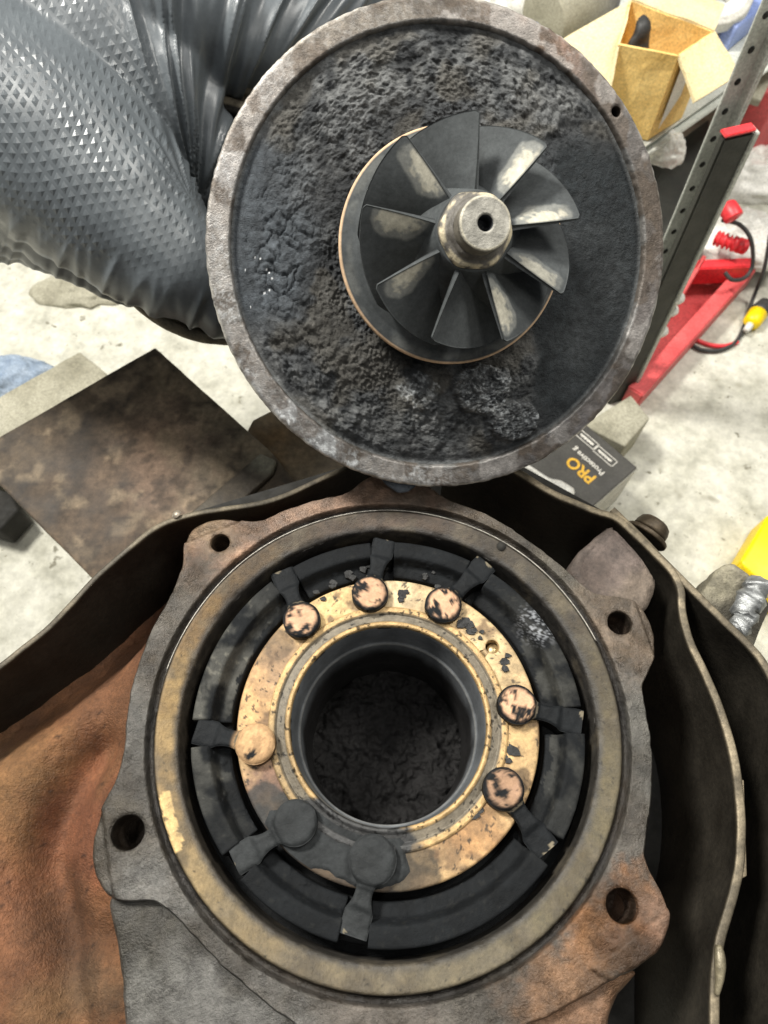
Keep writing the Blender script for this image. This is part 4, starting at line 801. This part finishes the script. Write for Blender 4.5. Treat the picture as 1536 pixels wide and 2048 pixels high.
block('steel_bar', 'narrow dark bar lying on the brown plates by the shield', 'metal bar', poly([(375,1030),(520,905),(552,920),(545,945),(470,1015),(440,1060)], pz + 6), pz, pz + 6, MT['plate'], 1.5, (5, 1.2, 9, 6),
      lambda P: np.c_[blobs(P, L(88, 80, 66), [(460,960,60,L(70,62,52),.8),(535,915,30,L(130,128,112),.8)], 107), np.full(len(P), .6), np.full(len(P), .1)])
block('support_block', 'dark block carrying the brown plates underneath', 'block', [(-90, 140, 0), (-90, -70, 0), (95, -70, 0), (95, 130, 0)], FL, pz - 38, MT['dark'], 3)
bz = FL + 70
block('grey_brick', 'long grey brick behind the dark square plate', 'brick', poly([(160,702),(-60,826),(-110,930),(120,900),(215,748)], bz), FL + 4, bz, MT['grey'], 2, (14, 2.5, 14, 6))
# crumpled blue grey cloth at left edge
def cloth(name, label, cat, cpx, cpy, zc, rx, ry, hz, mat, seed, amp=14, sc=.035, group=None):
    c0 = at(cpx, cpy, zc); n1, n2 = 30, 60; V = []
    th_ = np.linspace(0, 2 * math.pi, n2, endpoint=False)
    for f_ in np.linspace(0, 1, n1):
        b = f_ * math.pi / 2; V.append(np.stack([rx * math.sin(b) * np.cos(th_), ry * math.sin(b) * np.sin(th_), np.full(n2, hz * math.cos(b))], -1))
    V = np.array(V).reshape(-1, 3); nrm = V / (np.linalg.norm(V, axis=1)[:, None] + 1e-6); rg_ = np.abs(fbm(V * sc + seed, 4, seed) - .5)
    V = V + nrm * ((.18 - rg_) * amp * 2.5)[:, None] + c0; V[:, 2] = np.maximum(V[:, 2], zc + .3)
    o = mk(name, V, gridf(n1, n2), mat, None, off=np.array([c0[0], c0[1], zc])); o.location = Vector((c0[0], c0[1], zc)) * MM; return tag(o, label, cat, group)
cloth('cloth', 'crumpled blue grey cloth at the left edge behind the grey brick', 'cloth', 30, 775, FL, 60, 34, 34, MT['bluegrey'], 3)
block('dark_block', 'small dark block at the left edge below the brown plate', 'block', poly([(-60,955),(20,985),(38,1018),(0,1060),(-80,1040)], FL + 40), FL + 4, FL + 40, MT['dark'], 3)
cloth('rag', 'flattened grimy rag under the gloved hand', 'rag', 165, 585, FL, 70, 26, 12, MT['grey'], 9)

# glove box with printing
GZ = FL + 75
ga = at(1275, 935, GZ); gdir = at(1160, 838, GZ) - ga; gdir /= np.linalg.norm(gdir); gper = at(1180, 1008, GZ) - ga; gper -= (gper @ gdir) * gdir; gper /= np.linalg.norm(gper)
GL, GW = 210., 96.
gp = [ga, ga + gdir * GL, ga + gdir * GL + gper * GW, ga + gper * GW]
GB = thing('glove_box', 'black printed cardboard glove box with yellow lettering beside the shield', 'box', (ga[0], ga[1], FL))
bm = prism([p[:2] for p in gp], FL + 1, GZ, 1.2, 2); mkbm('carton', bm, MT['boxblack'], GB, smooth=False)
# pale patterned end panel
en = -gdir
def quad(name, pts, mat, parent, off=.35, nrm=None, th_=.3):
    p = np.array(pts, float); V = np.vstack([p + nrm * off, p + nrm * (off - th_)]); k = len(p)
    return mk(name, V, [list(range(k)), list(range(k, 2 * k))[::-1]] + [[i, k + i, k + (i + 1) % k, (i + 1) % k] for i in range(k)], mat, parent, smooth=False)
zz = np.array([0, 0, 1.])
e0 = ga.copy(); pe = lambda s, t: e0 + gper * s - zz * t
quad('end_panel', [pe(1.5, 1.5), pe(1.5, 72), pe(GW - 1.5, 72), pe(GW - 1.5, 1.5)], MT['boxend'], GB, .4, en)
for (s0, t0, s1, t1) in ((10, 8, 60, 50), (60, 50, 90, 10), (20, 60, 80, 24), (8, 40, 40, 64), (50, 6, 88, 46)):
    dv_ = np.array([s1 - s0, t1 - t0]); nv_ = np.array([-dv_[1], dv_[0]]) / np.linalg.norm(dv_) * 1.6
    quad('print_stripe', [pe(s0 + nv_[0], t0 + nv_[1]), pe(s0 - nv_[0], t0 - nv_[1]), pe(s1 - nv_[0], t1 - nv_[1]), pe(s1 + nv_[0], t1 + nv_[1])], MT['inkwhite'], GB, .8, en)
quad('side_panel', [ga + gper * GW - zz * 1.5 + gdir * 2, ga + gper * GW - zz * 72 + gdir * 2, ga + gper * GW + gdir * (GL - 2) - zz * 72, ga + gper * GW + gdir * (GL - 2) - zz * 1.5], MT['boxend'], GB, .4, gper)
def text(name, body, pos, rd, up_, size, mat, parent, bold=0.):
    cu = bpy.data.curves.new(name, 'FONT'); cu.body = body; cu.size = size * MM; cu.extrude = .15 * MM; cu.offset = bold * MM
    to = bpy.data.objects.new(name, cu); m = bpy.data.meshes.new_from_object(to); bpy.data.objects.remove(to)
    nn_ = np.cross(rd, up_); R3 = Matrix([[rd[i], up_[i], nn_[i]] for i in range(3)]); b_ = Vector(pos - OFF[parent]) * MM
    for v in m.vertices: v.co = R3 @ v.co + b_
    m.materials.clear(); m.materials.append(mat); o = bpy.data.objects.new(name, m); COL.objects.link(o); o.parent = parent; return o
# reading direction runs away along the box, letter tops toward the shield
rd = gdir; up_ = gper
tp = at(1194, 956, GZ); text('lettering', 'PRO', tp + zz * .5, rd, up_, 18, MT['inkyellow'], GB, .5)['label'] = 'yellow lettering PRO'
tp = at(1210, 946, GZ); text('lettering', 'Protective g', tp + zz * .5, rd, up_, 8.6, MT['inkwhite'], GB, .2)['label'] = 'small white lettering Protective'
def frame_on(px0, py0, l, w):
    p0 = at(px0, py0, GZ)
    for a, b, c, d in ((0, 0, l, .9), (0, w - .9, l, w), (0, 0, .9, w), (l - .9, 0, l, w)):
        quad('print_frame', [p0 + rd * a + up_ * b, p0 + rd * c + up_ * b, p0 + rd * c + up_ * d, p0 + rd * a + up_ * d], MT['inkwhite'], GB, .5, zz)
    for i in range(9):
        a = 5 + i * (l - 10) / 9; quad('print_line', [p0 + rd * a + up_ * (w * .36), p0 + rd * (a + 2.1) + up_ * (w * .36), p0 + rd * (a + 2.1) + up_ * (w * (.6 + .08 * (i % 2))), p0 + rd * a + up_ * (w * (.6 + .08 * (i % 2)))], MT['inkwhite'], GB, .5, zz)
frame_on(1236, 924, 28, 10); frame_on(1200, 891, 28, 10)
# pale rod with rounded end lying on the box
V, F = tube(cr([at(1040, 925, GZ + 4), at(1070, 945, GZ + 4), at(1095, 962, GZ + 4), at(1118, 974, GZ + 5), at(1136, 988, GZ + 5), at(1141, 994, GZ + 4)], 6), np.interp(np.linspace(0, 5, 31), [0, 2, 2.8, 4, 4.7, 5], [3, 3.5, 6.5, 8, 5, 1]), 14)
o = mk('spatula', V, F, MT['white'], None); tag(o, 'pale slim rod with a broad rounded tip lying on the glove box', 'tool')
block('grey_brick', 'square grey brick standing between glove box and shelf leg', 'brick', poly([(1200,828),(1262,790),(1300,836),(1250,893),(1165,850)], FL + 60), FL + 1, FL + 60, MT['grey'], 1.5)

# ------------------------------------------------------------------ shelving, boxes, red trolley at the upper right
def vert(foot, top, z=FL):
    f_ = at(*foot, z); r_ = ray(*top); d = r_[:2]; t = ((f_ - CAM)[:2] @ d) / (d @ d); return f_, CAM + r_ * t
def beam(a, b, sx, sy, rot=0., bev=.6):
    ax_ = (b - a) / np.linalg.norm(b - a); u = np.array([math.cos(rot), math.sin(rot), 0]); u -= (u @ ax_) * ax_; u /= np.linalg.norm(u); w = np.cross(ax_, u)
    bm = bmesh.new(); vs = [bm.verts.new(p + u * i * sx / 2 + w * j * sy / 2) for p in (a, b) for i, j in ((-1, -1), (1, -1), (1, 1), (-1, 1))]
    for f in ((3, 2, 1, 0), (4, 5, 6, 7), (0, 1, 5, 4), (1, 2, 6, 5), (2, 3, 7, 6), (3, 0, 4, 7)): bm.faces.new([vs[i] for i in f])
    if bev: bmesh.ops.bevel(bm, geom=bm.edges[:], offset=bev, segments=2, affect='EDGES')
    return bm, u, w, ax_
fa, fb = vert((1221, 760), (1548, -10))
SH = thing('shelf_unit', 'galvanised slotted steel shelf unit at the upper right', 'shelf', fa)
bm, u, w, ax_ = beam(fa, fb, 17, 2.5, .35); mkbm('upright', bm, MT['galv'], SH, smooth=False)
bm, u2, w2, _ = beam(fa + u * 9.5 - w * 5, fb + u * 9.5 - w * 5, 3.5, 12, .35); mkbm('upright', bm, MT['galv'], SH, smooth=False)
Ln = np.linalg.norm(fb - fa)
for i in range(int(Ln / 24)):
    c = fa + ax_ * (14 + i * 24); 
    V, F = axlathe([(2.7, -.2), (2.7, .3), (.1, .35)], 14, c - w * 1.4 - u * 1, -w); mk('slot', V, F, MT['dark'], SH)
SZ = -250.
sh_poly = poly([(1180,360),(1292,292),(1482,158),(1640,40),(1640,-320),(900,-320),(1000,10),(1080,60)], SZ)
bm = prism([p[:2] for p in sh_poly], SZ - 2, SZ, 0); mkbm('shelf_board', bm, MT['galv'], SH, smooth=False)
e = [at(x, y, SZ) for x, y in ((1170, 368), (1292, 292), (1482, 158), (1640, 40))]; 
bm, *_ = beam(e[0] - (0, 0, 9), e[3] - (0, 0, 9), 24, 4, 1.57 + .6, .8); mkbm('shelf_lip', bm, MT['galv'], SH, smooth=False)
# black post with pale edge
pa, pb = vert((1232, 800), (1474, 266)); PO = thing('black_post', 'wide black steel post with a pale edge standing before the shelf upright', 'post', pa)
bm, u, w, ax_ = beam(pa, pb, 26, 8, .3, 1.5); mkbm('post_body', bm, MT['black'], PO, smooth=False)
bm, *_ = beam(pa + u * 15.5, pb + u * 15.5, 5, 11, .3, .8); mkbm('pale_edge', bm, MT['galv'], PO, smooth=False)
V, F = axlathe([(9, 0), (9, 6), (6, 9), (.1, 10)], 20, pa + u * 18 + np.array([0, 0, 1]), (0, 0, 1)); mk('foot', V, F, MT['white'], PO)
bm, *_ = beam(pb + ax_ * 1, pb + ax_ * 3.5 , 27, 9, .3, .6); mkbm('red_cap', bm, MT['redbright'], PO, smooth=False)
for k in (.33, .42, .47): 
    V, F = axlathe([(6, -6), (6.5, 0), (5, 5), (.1, 6.5)], 16, pa + (pb - pa) * k + u * 20, u); mk('pad', V, F, MT['white'], PO)

# cardboard box on the shelf
zb_ = SZ; cB = at(1294, 283, zb_)
hB = 0
for zt_ in np.arange(zb_, 300, 2.):
    if proj(np.array([[cB[0], cB[1], zt_]]))[0, 1] < 112: hB = zt_; break
A3, B3, C3, D3 = at(1236, 88, hB), np.array([cB[0], cB[1], hB]), at(1428, 64, hB), at(1262, 2, hB)
CB = thing('cardboard_box', 'open yellow cardboard box with folded out flaps on the shelf', 'cardboard box', (cB[0], cB[1], zb_))
def sheet(name, pts, mat, parent, t=3.):
    p = np.array(pts, float); n_ = np.cross(p[1] - p[0], p[2] - p[0]); n_ /= np.linalg.norm(n_)
    nu, nv_ = 12, 12; uu, vv = np.meshgrid(np.linspace(0, 1, nu), np.linspace(0, 1, nv_), indexing='ij')
    G_ = (p[0] * ((1 - uu) * (1 - vv))[..., None] + p[1] * (uu * (1 - vv))[..., None] + p[2] * (uu * vv)[..., None] + p[3] * ((1 - uu) * vv)[..., None]).reshape(-1, 3)
    G_ = G_ + n_ * ((fbm(G_ * .03, 3, 5) - .5) * 6)[:, None]; k = len(G_)
    F = gridf(nu, nv_, False).tolist(); F2 = [[k + i for i in f[::-1]] for f in F]
    lp = [i * nv_ for i in range(nu)] + [(nu - 1) * nv_ + j for j in range(1, nv_)] + [i * nv_ + nv_ - 1 for i in range(nu - 2, -1, -1)] + list(range(nv_ - 2, 0, -1))
    return mk(name, np.vstack([G_ + n_ * t / 2, G_ - n_ * t / 2]), F + F2 + [[lp[i], lp[(i + 1) % len(lp)], k + lp[(i + 1) % len(lp)], k + lp[i]] for i in range(len(lp))], mat, parent, smooth=False)
dn = lambda p: np.array([p[0], p[1], zb_ + 2])
sheet('side_wall', [A3, B3, dn(B3), dn(A3)], MT['card'], CB); sheet('side_wall', [B3, C3, dn(C3), dn(B3)], MT['card'], CB)
sheet('side_wall', [C3, D3, dn(D3), dn(C3)], MT['card'], CB); sheet('side_wall', [D3, A3, dn(A3), dn(D3)], MT['card'], CB)
sheet('bottom', [dn(A3), dn(B3), dn(C3), dn(D3)], MT['card'], CB)
def drop(px, py, ref, k): # pixel at a depth scaled from a reference point
    d = proj(ref[None])[0, 2]; return atd(px, py, d * k)
sheet('flap', [B3, C3, drop(1476, 152, C3, 1.0), drop(1388, 205, B3, 1.0)], MT['cardpale'], CB)
sheet('flap', [D3, A3, drop(1222, 172, A3, 1.02), drop(1128, 78, D3, 1.0)], MT['cardpale'], CB)
sheet('flap', [C3, D3, drop(1290, -60, D3, 1.05), drop(1450, 10, C3, 1.05)], MT['cardpale'], CB)
lb = [B3 * (1 - s) + C3 * s for s in (.12, .5)]; nB = np.cross(C3 - B3, [0, 0, 1.]); nB /= np.linalg.norm(nB)
quad('label_sticker', [lb[0] - zz * 8, lb[1] - zz * 8, lb[1] - zz * (hB - zb_) * .55, lb[0] - zz * (hB - zb_) * .85], MT['white'], CB, 4.5, nB)
# contents
c0 = (A3 + D3) / 2 * .6 + (B3 + C3) / 2 * .4
V, F = tube(cr([c0 + (-12, 2, -34), c0 + (-10, 4, -16), c0 + (-9, 8, -2), c0 + (-6, 16, 6)], 6), np.interp(np.linspace(0, 3, 19), [0, 1, 2, 3], [13, 14, 10, 5]), 14); V += (np.stack([fbm(V * .05 + k, 3, k) for k in range(3)], -1) - .5) * 16
tag(mk('machine_part', V, F, MT['rubber'], None), 'dark machine part sticking out of the cardboard box', 'machine part')
# dark box put in for the shadow below the shelf
block('shadow_filler', 'black box added to fill the shadow below the shelf', 'filler', poly([(1290,330),(1420,235),(1400,470),(1330,560),(1200,700),(1100,500)], FL + 70), FL + 1, FL + 70, MT['black'], 3)
cloth('plastic_bag', 'crumpled clear plastic bag hanging below the shelf edge', 'plastic bag', 1328, 318, SZ - 40, 20, 16, 34, MT['white'], 21, 8, .08)
# things on the shelf at the top edge
def cylinder(name, label, cat, p0, p1, r, mat):
    V, F = tube([p0, p0 + (p1 - p0) * .02, p1 - (p1 - p0) * .02, p1], [r * .92, r, r, r * .92], 28); o = mk(name, V, F, mat, None, off=p0); o.location = Vector(p0) * MM; return tag(o, label, cat)
cylinder('canister', 'grey cylinder lying on the shelf behind the back plate', 'canister', at(1085, 40, SZ + 36), at(1200, -20, SZ + 36), 36, MT['grey'])
cloth('paper_bundle', 'pale crumpled paper bundle at the top edge above the back plate', 'paper', 1020, 10, SZ, 44, 40, 46, MT['white'], 31)
block('blue_crate', 'bright blue plastic crate at the top edge', 'crate', poly([(1320,-40),(1345,12),(1412,20),(1420,-40)], SZ + 50), SZ, SZ + 50, MT['blue'], 3)
block('plastic_tray', 'light blue plastic tray at the top right beside the upright', 'tray', poly([(1450,40),(1475,55),(1530,10),(1560,-50),(1500,-40)], SZ + 30), SZ, SZ + 30, MT['lightblue'], 3)
V, F = axlathe(dens([(10, -12), (34, -12), (38, -6), (38, 8), (30, 14), (14, 12), (12, 2), (10, -10)], 3), 48, at(1440, 0, SZ + 40), (-.2, -.4, .9)); tag(mk('tape_roll', V, F, MT['white'], None), 'white roll standing behind the cardboard box', 'roll')
block('blue_box', 'small light blue box behind the back plate rim', 'box', poly([(1070,45),(1110,60),(1120,30),(1080,15)], SZ + 30), SZ, SZ + 30, MT['lightblue'], 2)

# red trolley lying at the floor behind the post
RT = thing('red_trolley', 'red painted steel trolley frame on the floor beyond the black post', 'trolley', at(1290, 780, FL))
a_, b_ = at(1262, 800, FL + 18), at(1492, 545, FL + 18)
bm, u, w, ax_ = beam(a_, b_, 20, 34, 1.5, 1.5); mkbm('side_rail', bm, MT['red'], RT, smooth=False)
bm, *_ = beam(at(1378, 545, FL + 40), at(1496, 540, FL + 40), 16, 28, 0, 1.5); mkbm('cross_rail', bm, MT['redbright'], RT, smooth=False)
bm = prism([p[:2] for p in poly([(1262,792),(1488,548),(1390,545),(1240,740)], FL + 6)], FL + 3, FL + 6, 0); mkbm('tray', bm, MT['red'], RT, smooth=False)
bm, *_ = beam(at(1255, 770, FL + 30), at(1395, 540, FL + 30), 5, 50, 1.5, 1); mkbm('side_rail', bm, MT['red'], RT, smooth=False)
# red cabinet at the right
block('red_cabinet', 'red steel cabinet side at the upper right edge', 'cabinet', poly([(1474,170),(1560,190),(1700,110),(1700,-20),(1515,20)], FL + 120), FL + 1, FL + 120, MT['red'], 3)
bm, *_ = beam(at(1508, 205, FL + 126), at(1550, 120, FL + 126), 14, 9, .4, 1); tag(mkbm('door_handle', bm, MT['grey'], None, smooth=False), 'olive grey bar across the red cabinet', 'handle')
cloth('plastic_wrap', 'white crumpled plastic wrap right of the black post', 'plastic wrap', 1506, 360, FL, 80, 50, 40, MT['white'], 41, 12)
cloth('rag', 'grey rag heap above the red trolley rail', 'rag', 1470, 490, FL + 30, 74, 52, 34, MT['white'], 51, 16)
V, F = tube(cr([at(1432, 476, FL + 74), at(1450, 482, FL + 76), at(1470, 488, FL + 76), at(1490, 494, FL + 72)], 10), 8 + 1.6 * np.sign(np.sin(np.arange(31) * 1.4)), 14); tag(mk('screwdriver_handle', V, F, MT['redbright'], None), 'ribbed red tool handle lying on the grey rag', 'tool')
V, F = tube(cr([at(1455, 415, FL + 120), at(1462, 425, FL + 120), at(1468, 436, FL + 118)], 6), 11, 14); tag(mk('red_plug', V, F, MT['redbright'], None), 'small red plug beside the black post', 'plug')
def cable(label, pts, r, mat, name='cable'):
    V, F = tube(cr([at(x, y, z) for x, y, z in pts], 10), r, 8); return tag(mk(name, V, F, mat, None), label, 'cable')
cable('thin dark cable looping over the red trolley rail', [(1445,440,FL+110),(1480,450,FL+100),(1502,480,FL+90),(1505,530,FL+60),(1490,555,FL+50),(1465,560,FL+56),(1450,545,FL+62)], 2.6, MT['rubber'])
cable('thin grey cable hanging down beside the red trolley to the yellow plug', [(1540,470,FL+90),(1528,540,FL+50),(1505,600,FL+10),(1485,660,FL+4),(1470,685,FL+4),(1440,700,FL+4),(1405,700,FL+4),(1385,690,FL+4)], 2.4, MT['rubber'])
cable('red cable curving on the concrete floor beside the trolley', [(1388,678,FL+3),(1420,690,FL+3),(1450,692,FL+3),(1475,684,FL+3)], 2.8, MT['redbright'])
PL = thing('yellow_plug', 'yellow and black cable plug on the floor at the right edge', 'plug', at(1508, 640, FL))
p0, p1 = at(1500, 650, FL + 10), at(1530, 606, FL + 10)
V, F = tube([p0, p0 * .9 + p1 * .1, p0 * .5 + p1 * .5, p0 * .48 + p1 * .52], [7, 11, 12, 8], 16); mk('sleeve', V, F, MT['yellow'], PL)
V, F = tube([p0 * .5 + p1 * .5, p0 * .4 + p1 * .6, p1], [11, 12, 8], 16); mk('body', V, F, MT['rubber'], PL)
V, F = tube([p0 + (p0 - p1) * .25, p0 * .98 + p1 * .02], [4, 5], 12); mk('tip', V, F, MT['white'], PL)
# yellow case at right edge
block('yellow_case', 'flat bright yellow case at the right edge of the floor', 'case', poly([(1483,1118),(1536,1028),(1660,1080),(1640,1260),(1536,1176),(1484,1128)], FL + 40), FL + 1, FL + 40, MT['yellow'], 3)
SC.cycles.max_bounces = 8
